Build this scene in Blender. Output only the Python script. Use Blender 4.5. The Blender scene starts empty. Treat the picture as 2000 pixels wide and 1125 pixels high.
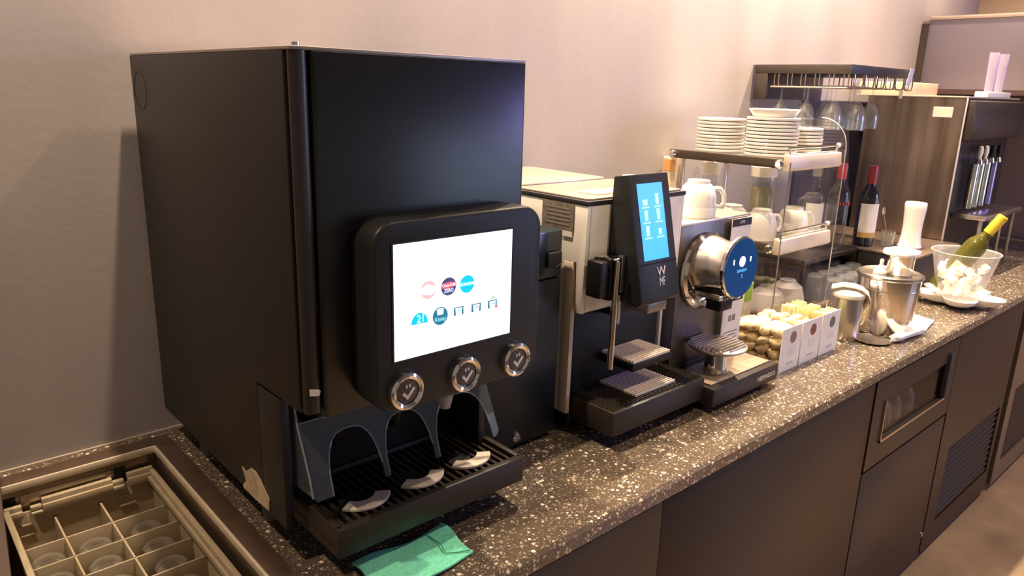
import bpy, bmesh, math, random
from mathutils import Matrix, Vector
random.seed(7)
PI = math.pi
scene = bpy.context.scene
COL = scene.collection

# ------------------------------------------------------------------ camera
# world: X along the counter, Y into the back wall (wall face y=0), Z up, worktop surface z=0, floor z=-0.9
cd = bpy.data.cameras.new('camera')
cd.sensor_width = 36.0
cd.lens = 36.0 * 1440.0 / 2000.0
cd.clip_start = 0.02
cam = bpy.data.objects.new('camera', cd)
COL.objects.link(cam)
Rm = ((0.74594357, -0.15295168, 0.64820828), (-0.66538082, -0.21341448, 0.71534791), (0.02892337, -0.96491453, -0.26096627))
cam.matrix_world = Matrix(((Rm[0][0], -Rm[0][1], -Rm[0][2], 0.0),
                           (Rm[1][0], -Rm[1][1], -Rm[1][2], -1.5029),
                           (Rm[2][0], -Rm[2][1], -Rm[2][2], 0.70),
                           (0, 0, 0, 1)))
scene.camera = cam

# ------------------------------------------------------------------ world and lights
scene.view_settings.view_transform = 'Standard'
scene.view_settings.look = 'None'
scene.view_settings.gamma = 1.0
scene.view_settings.use_curve_mapping = False
scene.view_settings.exposure = 0.15
w = bpy.data.worlds.new('world')
scene.world = w
w.use_nodes = True
w.node_tree.nodes['Background'].inputs[0].default_value = (0.95, 0.80, 0.70, 1)
w.node_tree.nodes['Background'].inputs[1].default_value = 0.20

def spot(x, y, z, e, ang=100, col=(1.0, 0.77, 0.55), r=0.022, tgt=None):
    l = bpy.data.lights.new('downlight', 'SPOT')
    l.energy = e; l.color = col; l.spot_size = math.radians(ang); l.spot_blend = 0.85; l.shadow_soft_size = r
    o = bpy.data.objects.new('downlight', l)
    COL.objects.link(o); o.location = (x, y, z)
    if tgt:
        o.rotation_euler = (Vector(tgt) - Vector((x, y, z))).to_track_quat('-Z', 'Y').to_euler()
    return o
def area(x, y, z, sx, sy, e, col, tgt):
    l = bpy.data.lights.new('room_light', 'AREA')
    l.shape = 'RECTANGLE'; l.size = sx; l.size_y = sy; l.energy = e; l.color = col
    o = bpy.data.objects.new('room_light', l); COL.objects.link(o); o.location = (x, y, z)
    o.rotation_euler = (Vector(tgt) - Vector((x, y, z))).to_track_quat('-Z', 'Y').to_euler()
    return o
# recessed downlights in a row over the counter
for lx, e in ((0.58, 165), (1.45, 165), (2.2, 250), (2.95, 290), (3.9, 110)):
    spot(lx, -0.28, 1.95, e, 112)
spot(-0.38, -0.45, 1.95, 75, 112)
# second row over the aisle in front of the counter
for lx, e in ((1.2, 45), (2.3, 40), (3.6, 130)):
    spot(lx, -1.5, 1.95, e, 110)
# daylight window far behind the camera, and an added violet light tinting the shaded wall
area(5.4, -5.2, 0.6, 2.8, 1.7, 45, (0.55, 0.68, 1.0), (1.6, 0, 0.3))
area(4.2, -3.0, 1.2, 0.6, 0.6, 24, (0.40, 0.34, 1.0), (3.2, 0, 0.4))

# ------------------------------------------------------------------ materials
MATS = {}
def mat(name, col, rough=0.5, metal=0.0, emit=0.0, emit_col=None, coat=0.0, noise=0.0, nscale=40.0, bump=0.0, stretch=(1, 1, 1), spec=0.5, sss=0.0):
    if name in MATS: return MATS[name]
    m = bpy.data.materials.new(name); m.use_nodes = True
    nt = m.node_tree; b = nt.nodes['Principled BSDF']
    c = (col[0], col[1], col[2], 1)
    b.inputs['Base Color'].default_value = c
    b.inputs['Roughness'].default_value = rough
    b.inputs['Metallic'].default_value = metal
    b.inputs['Specular IOR Level'].default_value = spec
    if coat: b.inputs['Coat Weight'].default_value = coat; b.inputs['Coat Roughness'].default_value = 0.08
    if sss: b.inputs['Subsurface Weight'].default_value = sss; b.inputs['Subsurface Radius'].default_value = (0.01, 0.008, 0.006)
    if emit:
        ec = emit_col or col
        b.inputs['Emission Color'].default_value = (ec[0], ec[1], ec[2], 1)
        b.inputs['Emission Strength'].default_value = emit
    if noise or bump:
        tc = nt.nodes.new('ShaderNodeTexCoord'); mp = nt.nodes.new('ShaderNodeMapping')
        mp.inputs['Scale'].default_value = stretch
        nz = nt.nodes.new('ShaderNodeTexNoise'); nz.inputs['Scale'].default_value = nscale; nz.inputs['Detail'].default_value = 4
        nt.links.new(tc.outputs['Object'], mp.inputs[0]); nt.links.new(mp.outputs[0], nz.inputs['Vector'])
        if noise:
            rp = nt.nodes.new('ShaderNodeValToRGB')
            rp.color_ramp.elements[0].position = 0.3; rp.color_ramp.elements[1].position = 0.7
            rp.color_ramp.elements[0].color = tuple(v * (1 - noise) for v in col) + (1,)
            rp.color_ramp.elements[1].color = tuple(min(1, v * (1 + noise)) for v in col) + (1,)
            nt.links.new(nz.outputs['Fac'], rp.inputs[0]); nt.links.new(rp.outputs[0], b.inputs['Base Color'])
        if bump:
            bp = nt.nodes.new('ShaderNodeBump'); bp.inputs['Strength'].default_value = bump; bp.inputs['Distance'].default_value = 0.002
            nt.links.new(nz.outputs['Fac'], bp.inputs['Height']); nt.links.new(bp.outputs[0], b.inputs['Normal'])
    MATS[name] = m
    return m
def thin_glass(name, tint=(0.95, 0.97, 0.97), refl=0.9, rough=0.02, milk=0.0, milk_col=(0.9, 0.9, 0.9), ior=1.5):
    if name in MATS: return MATS[name]
    m = bpy.data.materials.new(name); m.use_nodes = True
    nt = m.node_tree; nt.nodes.remove(nt.nodes['Principled BSDF']); out = nt.nodes['Material Output']
    tr = nt.nodes.new('ShaderNodeBsdfTransparent'); tr.inputs[0].default_value = tint + (1,)
    gl = nt.nodes.new('ShaderNodeBsdfGlossy'); gl.inputs[0].default_value = (refl, refl, refl, 1); gl.inputs['Roughness'].default_value = rough
    lw = nt.nodes.new('ShaderNodeLayerWeight'); lw.inputs[0].default_value = 0.5
    pw = nt.nodes.new('ShaderNodeMath'); pw.operation = 'POWER'; pw.inputs[1].default_value = 3.5; nt.links.new(lw.outputs['Facing'], pw.inputs[0])
    fr = nt.nodes.new('ShaderNodeMath'); fr.operation = 'MULTIPLY_ADD'; fr.inputs[1].default_value = 0.8; fr.inputs[2].default_value = ((ior - 1) / (ior + 1)) ** 2
    nt.links.new(pw.outputs[0], fr.inputs[0])
    mx = nt.nodes.new('ShaderNodeMixShader')
    nt.links.new(fr.outputs[0], mx.inputs[0]); nt.links.new(tr.outputs[0], mx.inputs[1]); nt.links.new(gl.outputs[0], mx.inputs[2])
    last = mx
    if milk:
        df = nt.nodes.new('ShaderNodeBsdfDiffuse'); df.inputs[0].default_value = milk_col + (1,)
        m2 = nt.nodes.new('ShaderNodeMixShader'); m2.inputs[0].default_value = milk
        nt.links.new(mx.outputs[0], m2.inputs[1]); nt.links.new(df.outputs[0], m2.inputs[2]); last = m2
    nt.links.new(last.outputs[0], out.inputs[0])
    MATS[name] = m
    return m
def terrazzo():
    m = bpy.data.materials.new('terrazzo'); m.use_nodes = True
    nt = m.node_tree; b = nt.nodes['Principled BSDF']; N = nt.nodes.new; L = nt.links.new
    tc = N('ShaderNodeTexCoord')
    def flecks(scale, thr, rnd):
        v = N('ShaderNodeTexVoronoi'); v.inputs['Scale'].default_value = scale; v.inputs['Randomness'].default_value = 1.0
        L(tc.outputs['Object'], v.inputs['Vector'])
        sep = N('ShaderNodeSeparateColor'); L(v.outputs['Color'], sep.inputs[0])
        sz = N('ShaderNodeMath'); sz.operation = 'MULTIPLY'; sz.inputs[1].default_value = thr; L(sep.outputs[1], sz.inputs[0])
        a = N('ShaderNodeMath'); a.operation = 'LESS_THAN'; L(v.outputs['Distance'], a.inputs[0]); L(sz.outputs[0], a.inputs[1])
        c = N('ShaderNodeMath'); c.operation = 'LESS_THAN'; L(sep.outputs[0], c.inputs[0]); c.inputs[1].default_value = rnd
        d = N('ShaderNodeMath'); d.operation = 'MULTIPLY'; L(a.outputs[0], d.inputs[0]); L(c.outputs[0], d.inputs[1])
        return d, sep
    f1, s1 = flecks(135, 0.52, 0.50)
    f2, s2 = flecks(300, 0.55, 0.6)
    mx = N('ShaderNodeMath'); mx.operation = 'MAXIMUM'; L(f1.outputs[0], mx.inputs[0])
    h = N('ShaderNodeMath'); h.operation = 'MULTIPLY'; h.inputs[1].default_value = 0.55; L(f2.outputs[0], h.inputs[0]); L(h.outputs[0], mx.inputs[1])
    fc = N('ShaderNodeMix'); fc.data_type = 'RGBA'; fc.inputs['A'].default_value = (0.30, 0.22, 0.15, 1); fc.inputs['B'].default_value = (0.85, 0.75, 0.6, 1)
    L(s1.outputs[2], fc.inputs['Factor'])
    mixc = N('ShaderNodeMix'); mixc.data_type = 'RGBA'
    nz = N('ShaderNodeTexNoise'); nz.inputs['Scale'].default_value = 60; L(tc.outputs['Object'], nz.inputs['Vector'])
    bs = N('ShaderNodeMix'); bs.data_type = 'RGBA'; bs.inputs['A'].default_value = (0.070, 0.052, 0.036, 1); bs.inputs['B'].default_value = (0.125, 0.095, 0.068, 1)
    L(nz.outputs['Fac'], bs.inputs['Factor'])
    L(mx.outputs[0], mixc.inputs['Factor']); L(bs.outputs['Result'], mixc.inputs['A']); L(fc.outputs['Result'], mixc.inputs['B'])
    L(mixc.outputs['Result'], b.inputs['Base Color'])
    b.inputs['Roughness'].default_value = 0.22
    MATS['terrazzo'] = m
    return m
def wall_plaster():
    m = bpy.data.materials.new('wall_plaster'); m.use_nodes = True
    nt = m.node_tree; b = nt.nodes['Principled BSDF']; N = nt.nodes.new; L = nt.links.new
    tc = N('ShaderNodeTexCoord'); mp = N('ShaderNodeMapping'); mp.inputs['Scale'].default_value = (1.6, 1, 0.35)
    L(tc.outputs['Object'], mp.inputs[0])
    n1 = N('ShaderNodeTexNoise'); n1.inputs['Scale'].default_value = 2.5; n1.inputs['Detail'].default_value = 6; L(mp.outputs[0], n1.inputs['Vector'])
    n2 = N('ShaderNodeTexNoise'); n2.inputs['Scale'].default_value = 60; n2.inputs['Detail'].default_value = 4; L(tc.outputs['Object'], n2.inputs['Vector'])
    mix = N('ShaderNodeMix'); mix.data_type = 'RGBA'; mix.inputs['A'].default_value = (0.255, 0.225, 0.222, 1); mix.inputs['B'].default_value = (0.41, 0.365, 0.355, 1)
    L(n1.outputs['Fac'], mix.inputs['Factor']); L(mix.outputs['Result'], b.inputs['Base Color'])
    r = N('ShaderNodeMapRange'); r.inputs['To Min'].default_value = 0.38; r.inputs['To Max'].default_value = 0.6; L(n1.outputs['Fac'], r.inputs['Value']); L(r.outputs[0], b.inputs['Roughness'])
    bp = N('ShaderNodeBump'); bp.inputs['Strength'].default_value = 0.12; bp.inputs['Distance'].default_value = 0.003
    L(n2.outputs['Fac'], bp.inputs['Height']); L(bp.outputs[0], b.inputs['Normal'])
    MATS['wall_plaster'] = m
    return m
def spotted(name, c1, c2, scale=30, thr=0.62):
    m = bpy.data.materials.new(name); m.use_nodes = True
    nt = m.node_tree; b = nt.nodes['Principled BSDF']; N = nt.nodes.new; L = nt.links.new
    tc = N('ShaderNodeTexCoord'); nz = N('ShaderNodeTexNoise'); nz.inputs['Scale'].default_value = scale; nz.inputs['Detail'].default_value = 3
    oi = N('ShaderNodeObjectInfo'); ad = N('ShaderNodeVectorMath'); ad.operation = 'ADD'
    L(tc.outputs['Object'], ad.inputs[0]); L(oi.outputs['Location'], ad.inputs[1]); L(ad.outputs[0], nz.inputs['Vector'])
    rp = N('ShaderNodeValToRGB'); rp.color_ramp.elements[0].position = thr - 0.04; rp.color_ramp.elements[1].position = thr + 0.04
    rp.color_ramp.elements[0].color = c1 + (1,); rp.color_ramp.elements[1].color = c2 + (1,)
    L(nz.outputs['Fac'], rp.inputs[0]); L(rp.outputs[0], b.inputs['Base Color']); b.inputs['Roughness'].default_value = 0.45
    MATS[name] = m
    return m

terrazzo(); wall_plaster()
BLACK = mat('black_satin', (0.007, 0.006, 0.006), 0.38, spec=0.3, noise=0.15, nscale=200)
BLACKM = mat('black_powder_coat', (0.016, 0.013, 0.012), 0.5, bump=0.08, nscale=300)
DOOR = mat('black_door_gloss', (0.012, 0.013, 0.016), 0.26, noise=0.1, nscale=80)
BEZEL = mat('bezel_plastic', (0.018, 0.018, 0.019), 0.42, spec=0.35, bump=0.05, nscale=400)
DARKP = mat('dark_plastic', (0.010, 0.009, 0.0085), 0.45, spec=0.3, noise=0.15, nscale=150)
TRAYB = mat('tray_brown_black', (0.034, 0.026, 0.020), 0.4, spec=0.35, noise=0.15, nscale=120)
CHROME = mat('chrome', (0.85, 0.84, 0.82), 0.08, 1.0)
STEEL = mat('brushed_steel', (0.62, 0.57, 0.52), 0.28, 1.0, noise=0.12, nscale=30, stretch=(20, 20, 0.6))
STEELH = mat('brushed_steel_flat', (0.60, 0.54, 0.47), 0.33, 1.0, noise=0.12, nscale=60, stretch=(1, 8, 8))
WARMSTEEL = mat('warm_steel', (0.55, 0.46, 0.36), 0.3, 1.0)
WHITE = mat('white_plastic', (0.92, 0.88, 0.80), 0.35, noise=0.03, nscale=10)
CREAM = mat('cream_plastic', (0.62, 0.52, 0.40), 0.4, noise=0.03, nscale=10)
CERAMIC = mat('white_ceramic', (0.85, 0.82, 0.76), 0.2, noise=0.02, nscale=20)
PAPER = mat('white_paper', (0.83, 0.80, 0.76), 0.7, noise=0.03, nscale=60)
NAPKIN = mat('napkin_paper', (0.9, 0.87, 0.82), 0.85, noise=0.04, nscale=90, bump=0.2)
INK = mat('ink_grey', (0.25, 0.22, 0.2), 0.7, noise=0.05)
INKB = mat('ink_black', (0.02, 0.018, 0.02), 0.6, noise=0.05)
ACRYL = thin_glass('clear_acrylic', tint=(0.985, 0.985, 0.98))
ACRYLE = thin_glass('acrylic_edge', tint=(0.80, 0.86, 0.86), milk=0.25, milk_col=(0.75, 0.78, 0.78))
GLASS = thin_glass('clear_glass', tint=(0.93, 0.95, 0.95), ior=1.8, milk=0.07, milk_col=(0.85, 0.85, 0.88))
MILKY = thin_glass('frosted_acrylic', tint=(0.95, 0.93, 0.9), milk=0.22, milk_col=(0.95, 0.92, 0.86))
CABINET = mat('cabinet_brown', (0.026, 0.013, 0.0075), 0.42, spec=0.3, noise=0.12, nscale=25, stretch=(1, 1, 6))
GAP = mat('gap_black', (0.004, 0.004, 0.004), 0.8, noise=0.1)
WOOD = mat('dark_wood', (0.16, 0.085, 0.045), 0.4, noise=0.3, nscale=30, stretch=(0.6, 8, 8))
RISER = mat('riser_black', (0.022, 0.017, 0.016), 0.35, noise=0.2, nscale=60)

# ------------------------------------------------------------------ mesh helpers
class MB:
    def __init__(s, T=None):
        s.bm = bmesh.new(); s.T = T
    def _merge(s, t):
        if s.T is not None: bmesh.ops.transform(t, matrix=s.T, verts=t.verts)
        me = bpy.data.meshes.new('tmp'); t.to_mesh(me); t.free(); s.bm.from_mesh(me); bpy.data.meshes.remove(me)
        return s
    def box(s, x0, x1, y0, y1, z0, z1, bev=0.0, seg=2):
        t = bmesh.new(); bmesh.ops.create_cube(t, size=1)
        for v in t.verts:
            v.co = (x0 + (v.co.x + .5) * (x1 - x0), y0 + (v.co.y + .5) * (y1 - y0), z0 + (v.co.z + .5) * (z1 - z0))
        if bev: bmesh.ops.bevel(t, geom=t.edges[:], offset=bev, segments=seg, profile=0.5, affect='EDGES')
        return s._merge(t)
    def prism(s, pts, ax, a, b, bev=0.0, seg=2):
        t = bmesh.new()
        def P(p, q): return {'x': (q, p[0], p[1]), 'y': (p[0], q, p[1]), 'z': (p[0], p[1], q)}[ax]
        lo = [t.verts.new(P(p, a)) for p in pts]; hi = [t.verts.new(P(p, b)) for p in pts]
        n = len(pts)
        t.faces.new(lo); t.faces.new(hi)
        for i in range(n): t.faces.new((lo[i], lo[(i + 1) % n], hi[(i + 1) % n], hi[i]))
        bmesh.ops.recalc_face_normals(t, faces=t.faces)
        if bev:
            es = [e for e in t.edges if e.calc_face_angle(0) > 0.6]
            bmesh.ops.bevel(t, geom=es, offset=bev, segments=seg, profile=0.5, affect='EDGES')
        return s._merge(t)
    def lathe(s, prof, c=(0, 0, 0), n=32, axis='z', a0=0.0, a1=2 * PI, rfun=None):
        t = bmesh.new(); full = abs(a1 - a0 - 2 * PI) < 1e-6
        cnt = n if full else n + 1; rings = []
        for r, h in prof:
            ring = []
            if r < 1e-6 and full:
                ring = [t.verts.new((0, 0, h))] * cnt
            else:
                for i in range(cnt):
                    a = a0 + (a1 - a0) * i / n; rr = r * (rfun(a, r, h) if rfun else 1)
                    ring.append(t.verts.new((rr * math.cos(a), rr * math.sin(a), h)))
            rings.append(ring)
        for k in range(len(prof) - 1):
            A, Bq = rings[k], rings[k + 1]
            for i in range(n):
                j = (i + 1) % cnt
                vs = []
                for v in (A[i], A[j], Bq[j], Bq[i]):
                    if v not in vs: vs.append(v)
                if len(vs) > 2:
                    try: t.faces.new(vs)
                    except ValueError: pass
        if axis == 'y': bmesh.ops.transform(t, matrix=Matrix.Rotation(PI / 2, 4, 'X'), verts=t.verts)   # local +z -> -y
        if axis == 'x': bmesh.ops.transform(t, matrix=Matrix.Rotation(-PI / 2, 4, 'Y'), verts=t.verts)  # local +z -> -x
        bmesh.ops.translate(t, vec=Vector(c), verts=t.verts)
        bmesh.ops.recalc_face_normals(t, faces=t.faces)
        return s._merge(t)
    def cyl(s, p0, p1, r0, r1=None, n=24):
        r1 = r0 if r1 is None else r1
        p0 = Vector(p0); p1 = Vector(p1); d = p1 - p0; L = d.length
        t = bmesh.new()
        bmesh.ops.create_cone(t, cap_ends=True, segments=n, radius1=r0, radius2=r1, depth=L)
        M = Matrix.Translation((p0 + p1) / 2) @ d.to_track_quat('Z', 'Y').to_matrix().to_4x4()
        bmesh.ops.transform(t, matrix=M, verts=t.verts)
        return s._merge(t)
    def sph(s, c, r, sc=(1, 1, 1), u=16, v=10):
        t = bmesh.new(); bmesh.ops.create_uvsphere(t, u_segments=u, v_segments=v, radius=r)
        for q in t.verts: q.co = (c[0] + q.co.x * sc[0], c[1] + q.co.y * sc[1], c[2] + q.co.z * sc[2])
        return s._merge(t)
    def tube(s, path, r, n=8):
        t = bmesh.new(); P = [Vector(p) for p in path]; rings = []
        for i, p in enumerate(P):
            d = (P[min(i + 1, len(P) - 1)] - P[max(i - 1, 0)]).normalized()
            q = d.to_track_quat('Z', 'Y')
            rings.append([t.verts.new(p + q @ Vector((r * math.cos(2 * PI * k / n), r * math.sin(2 * PI * k / n), 0))) for k in range(n)])
        for a, b in zip(rings, rings[1:]):
            # align rings to limit twist
            off = min(range(n), key=lambda o: sum((a[k].co - b[(k + o) % n].co).length for k in range(n)))
            for k in range(n): t.faces.new((a[k], a[(k + 1) % n], b[(k + 1 + off) % n], b[(k + off) % n]))
            rings[rings.index(b)] = b
        t.faces.new(rings[0]); t.faces.new(rings[-1])
        bmesh.ops.recalc_face_normals(t, faces=t.faces)
        return s._merge(t)
    def poly(s, pts, thick=None):
        t = bmesh.new(); f = t.faces.new([t.verts.new(p) for p in pts])
        if thick:
            r = bmesh.ops.extrude_face_region(t, geom=[f])
            bmesh.ops.translate(t, vec=Vector(thick), verts=[g for g in r['geom'] if isinstance(g, bmesh.types.BMVert)])
            bmesh.ops.recalc_face_normals(t, faces=t.faces)
        return s._merge(t)
    def text(s, txt, size, o, ux=(1, 0, 0), uy=(0, 0, 1), depth=0.0004, sx=1.0):
        cu = bpy.data.curves.new('txt', 'FONT'); cu.body = txt; cu.size = size; cu.align_x = 'CENTER'; cu.align_y = 'CENTER'; cu.extrude = depth; cu.resolution_u = 2
        ob = bpy.data.objects.new('txt', cu)
        me = bpy.data.meshes.new_from_object(ob)
        ux = Vector(ux).normalized(); uy = Vector(uy).normalized(); uz = ux.cross(uy); o = Vector(o)
        t = bmesh.new(); t.from_mesh(me)
        for v in t.verts: v.co = o + ux * v.co.x * sx + uy * v.co.y + uz * v.co.z
        bpy.data.meshes.remove(me); bpy.data.objects.remove(ob); bpy.data.curves.remove(cu)
        return s._merge(t)
    def build(s, name, m, parent=None, loc=None, ang=35, kind=None):
        base = Vector((0, 0, 0))
        if parent is not None:
            p = parent
            while p is not None: base += p.location; p = p.parent
        elif loc is not None: base = Vector(loc)
        bmesh.ops.translate(s.bm, vec=-base, verts=s.bm.verts)
        me = bpy.data.meshes.new(name); s.bm.to_mesh(me); s.bm.free()
        for pl in me.polygons: pl.use_smooth = True
        me.set_sharp_from_angle(angle=math.radians(ang))
        me.materials.append(m)
        o = bpy.data.objects.new(name, me); COL.objects.link(o)
        if parent is not None: o.parent = parent
        elif loc is not None: o.location = loc
        if kind: o['kind'] = kind
        return o
def tag(o, label, cat, group=None):
    o['label'] = label; o['category'] = cat
    if group: o['group'] = group
    return o
def thing(name, label, cat, loc, group=None):
    o = bpy.data.objects.new(name, None); COL.objects.link(o); o.location = loc; o.empty_display_size = 0.05
    return tag(o, label, cat, group)
def copy_tree(o, parent=None):
    c = o.copy(); COL.objects.link(c); c.parent = parent
    for ch in list(o.children): copy_tree(ch, c)
    return c
def dup(o, loc, label=None, rz=0, group=None):
    c = copy_tree(o); c.location = loc; c.rotation_euler = (0, 0, rz)
    if label: c['label'] = label
    if group: c['group'] = group
    return c
def rrect(x0, x1, z0, z1, r, n=6):
    pts = []
    for cx, cz, a in ((x1 - r, z1 - r, 0), (x0 + r, z1 - r, PI / 2), (x0 + r, z0 + r, PI), (x1 - r, z0 + r, 1.5 * PI)):
        for k in range(n + 1):
            t = a + PI / 2 * k / n
            pts.append((cx + r * math.cos(t), cz + r * math.sin(t)))
    return pts
def arc(cx, cz, r, a0, a1, n=12):
    return [(cx + r * math.cos(a0 + (a1 - a0) * k / n), cz + r * math.sin(a0 + (a1 - a0) * k / n)) for k in range(n + 1)]
def struct(m, name, material):
    o = m.build(name, material); o['kind'] = 'structure'
    return o

ORD = ('first', 'second', 'third', 'fourth', 'fifth', 'sixth', 'seventh', 'eighth', 'ninth', 'tenth', 'eleventh', 'twelfth')
# ================================================================== the setting
FZ = -0.90
FLOORM = mat('floor_brown', (0.31, 0.215, 0.13), 0.3, noise=0.25, nscale=5, stretch=(1, 1, 1))
struct(MB().box(-3, 8, -6, 0.1, FZ - 0.05, FZ), 'floor', FLOORM)
struct(MB().box(-3, 5.2, 0.0, 0.1, FZ, 2.05), 'wall_back', MATS['wall_plaster'])
ENDW = mat('end_wall_beige', (0.50, 0.38, 0.27), 0.55, noise=0.08, nscale=4)
struct(MB().box(4.72, 4.85, -1.4, 0.0, FZ, 2.05), 'wall_right', ENDW)
CEIL = mat('ceiling_grey', (0.32, 0.29, 0.27), 0.8, noise=0.05)
struct(MB().box(-3, 5.2, -6, 0.1, 2.05, 2.1), 'ceiling', CEIL)

# ---- worktop with the opening for the sunken well
ct = thing('worktop', 'long black terrazzo worktop with cream flecks running along the wall', 'countertop', (1.8, -0.4, 0))
fe = [(-0.62, 0.0), (-0.789, 0.0), (-0.795, -0.006), (-0.795, -0.030), (-0.791, -0.034), (-0.62, -0.034)]
m = MB()
m.prism(fe, 'x', -1.2, 4.7)
m.box(-1.2, 0.0, -0.62, -0.001, -0.034, 0)
m.box(0.372, 4.7, -0.62, -0.001, -0.034, 0)
m.box(0.0, 0.372, -0.066, -0.001, -0.034, 0)
m.build('slab', MATS['terrazzo'], ct)
MB().box(-1.2, 4.7, -0.006, -0.0005, 0.0, 0.004).build('wall_joint_strip', mat('joint_beige', (0.45, 0.36, 0.28), 0.4, noise=0.05), ct)  # thin pale strip along the foot of the wall

# ---- cabinet fronts under the worktop
def cab(label, x0, x1, yb=-0.02):
    t = thing('base_cabinet', label, 'cabinet', ((x0 + x1) / 2, -0.78, FZ))
    MB().box(x0 + .002, x1 - .002, -0.760, yb, FZ + 0.03, -0.036).build('carcass', GAP, t)
    MB().box(x0, x1, -0.735, -0.60, FZ + 0.001, FZ + 0.03).build('kick_plate', GAP, t)
    return t
c1 = cab('plain dark brown cabinet front below the two coffee machines', 1.05, 1.995)
MB().box(1.052, 1.9945, -0.785, -0.7605, FZ + 0.03, -0.042, 0.0015).build('door', CABINET, c1)
c0 = cab('plain dark brown cabinet front below the tall black drinks dispenser', -0.6, 1.05, -0.70)
MB().box(-0.6, 1.0515, -0.785, -0.7605, FZ + 0.03, -0.042, 0.0015).build('door', CABINET, c0)
c2 = cab('dark cabinet with a glazed drawer above a plain door', 1.995, 2.655, -0.60)
for o_ in list(c2.children): bpy.data.objects.remove(o_)
MB().box(1.997, 2.653, -0.64, -0.60, FZ + .03, -0.036).box(1.997, 2.653, -0.760, -0.64, FZ + .03, -0.245).build('carcass', GAP, c2)
MB().box(1.995, 2.655, -0.735, -0.60, FZ + 0.001, FZ + 0.03).build('kick_plate', GAP, c2)
dr = MB()
for a in ((2.003, 2.08, -0.315, -0.042), (2.57, 2.648, -0.315, -0.042), (2.08, 2.57, -0.115, -0.042), (2.08, 2.57, -0.315, -0.24)):
    dr.box(a[0], a[1], -0.787, -0.762, a[2], a[3])
d = dr.build('drawer', CABINET, c2)
MB().box(2.082, 2.568, -0.780, -0.777, -0.238, -0.117).build('pane', thin_glass('dark_pane', tint=(0.8, 0.8, 0.8), refl=0.3), d)
fr = MB()
for a in ((2.075, 2.575, -0.245, -0.238), (2.075, 2.080, -0.245, -0.115)):
    fr.box(a[0], a[1], -0.792, -0.778, a[2], a[3])
fr.build('pane_trim', WARMSTEEL, d)
MB().box(2.562, 2.59, -0.795, -0.778, -0.235, -0.085, 0.002).build('grip', INKB, d)
d = MB().box(2.003, 2.648, -0.785, -0.7605, FZ + 0.03, -0.325, 0.0015).build('door', CABINET, c2)
MB().cyl((2.628, -0.785, -0.775), (2.628, -0.792, -0.775), 0.008).build('lock', CHROME, d)
c3 = cab('dark cabinet front with a louvred vent near the floor', 2.655, 3.375)
fr = MB()
for a in ((2.66, 2.76, FZ + .03, -0.042), (3.335, 3.372, FZ + .03, -0.042), (2.76, 3.335, -0.485, -0.042), (2.76, 3.335, FZ + .03, -0.775)):
    fr.box(a[0], a[1], -0.785, -0.7605, a[2], a[3])
fr.build('door', CABINET, c3)
for i in range(11):
    z = -0.765 + i * 0.0255
    MB().prism([(-0.763, z + 0.018), (-0.780, z), (-0.783, z), (-0.766, z + 0.019)], 'x', 2.762, 3.333).build('slat', CABINET, c3)
c4 = cab('dark steel fridge front with vent beyond the narrow gap, at the far end', 3.42, 4.70)
DST = mat('dark_steel_front', (0.20, 0.16, 0.12), 0.35, 0.7, noise=0.1, nscale=20, stretch=(1, 1, 8))
fr = MB()
for a in ((3.422, 3.50, FZ + .03, -0.042), (4.3, 4.698, FZ + .03, -0.042), (3.50, 4.3, -0.45, -0.042), (3.50, 4.3, FZ + .03, -0.78)):
    fr.box(a[0], a[1], -0.790, -0.7605, a[2], a[3])
fr.build('door', DST, c4)
for i in range(11):
    z = -0.77 + i * 0.0285
    MB().prism([(-0.763, z + 0.02), (-0.780, z), (-0.783, z), (-0.766, z + 0.021)], 'x', 3.502, 4.298).build('slat', CABINET, c4)

# ================================================================== sunken well with the glass rack
RIMM = mat('well_rim_brown', (0.16, 0.105, 0.075), 0.35, 0.6, noise=0.15, nscale=30)
WELLM = mat('well_steel', (0.26, 0.20, 0.15), 0.35, 0.8, noise=0.15, nscale=12)
tub = thing('sunken_well', 'brown steel-rimmed well sunk into the worktop beside the black dispenser', 'sink', (0.19, -0.34, -0.25))
m = MB()
m.box(-0.03, 0.402, -0.073, -0.030, 0.0, 0.005, 0.0015); m.box(0.366, 0.402, -0.655, -0.073, 0.0, 0.005, 0.0015)
m.box(-0.03, 0.005, -0.655, -0.073, 0.0, 0.005, 0.0015); m.box(0.005, 0.366, -0.655, -0.618, 0.0, 0.005, 0.0015)
m.build('rim', RIMM, tub)
m = MB()
m.box(0.005, 0.366, -0.0775, -0.073, -0.006, 0.008, 0.0015); m.box(0.3625, 0.3675, -0.62, -0.073, -0.006, 0.008, 0.0015)
m.build('rim_lip', mat('lip_bright', (0.85, 0.72, 0.55), 0.3, 0.3, noise=0.05), tub)
m = MB()
m.box(0.002, 0.370, -0.073, -0.068, -0.25, 0.0); m.box(0.002, 0.370, -0.625, -0.620, -0.25, 0.0)
m.box(0.002, 0.007, -0.620, -0.073, -0.25, 0.0); m.box(0.3665, 0.3705, -0.620, -0.073, -0.25, 0.0)
m.box(0.002, 0.370, -0.62, -0.073, -0.25, -0.245)
m.build('basin', WELLM, tub)
for x in (0.122, 0.300):
    MB().box(x - 0.010, x + 0.010, -0.0745, -0.0725, -0.048, -0.018).build('slot', GAP, tub)
MB().box(0.14, 0.285, -0.0745, -0.0725, -0.05, -0.018, 0.0005).build('back_panel', WARMSTEEL, tub)

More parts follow.
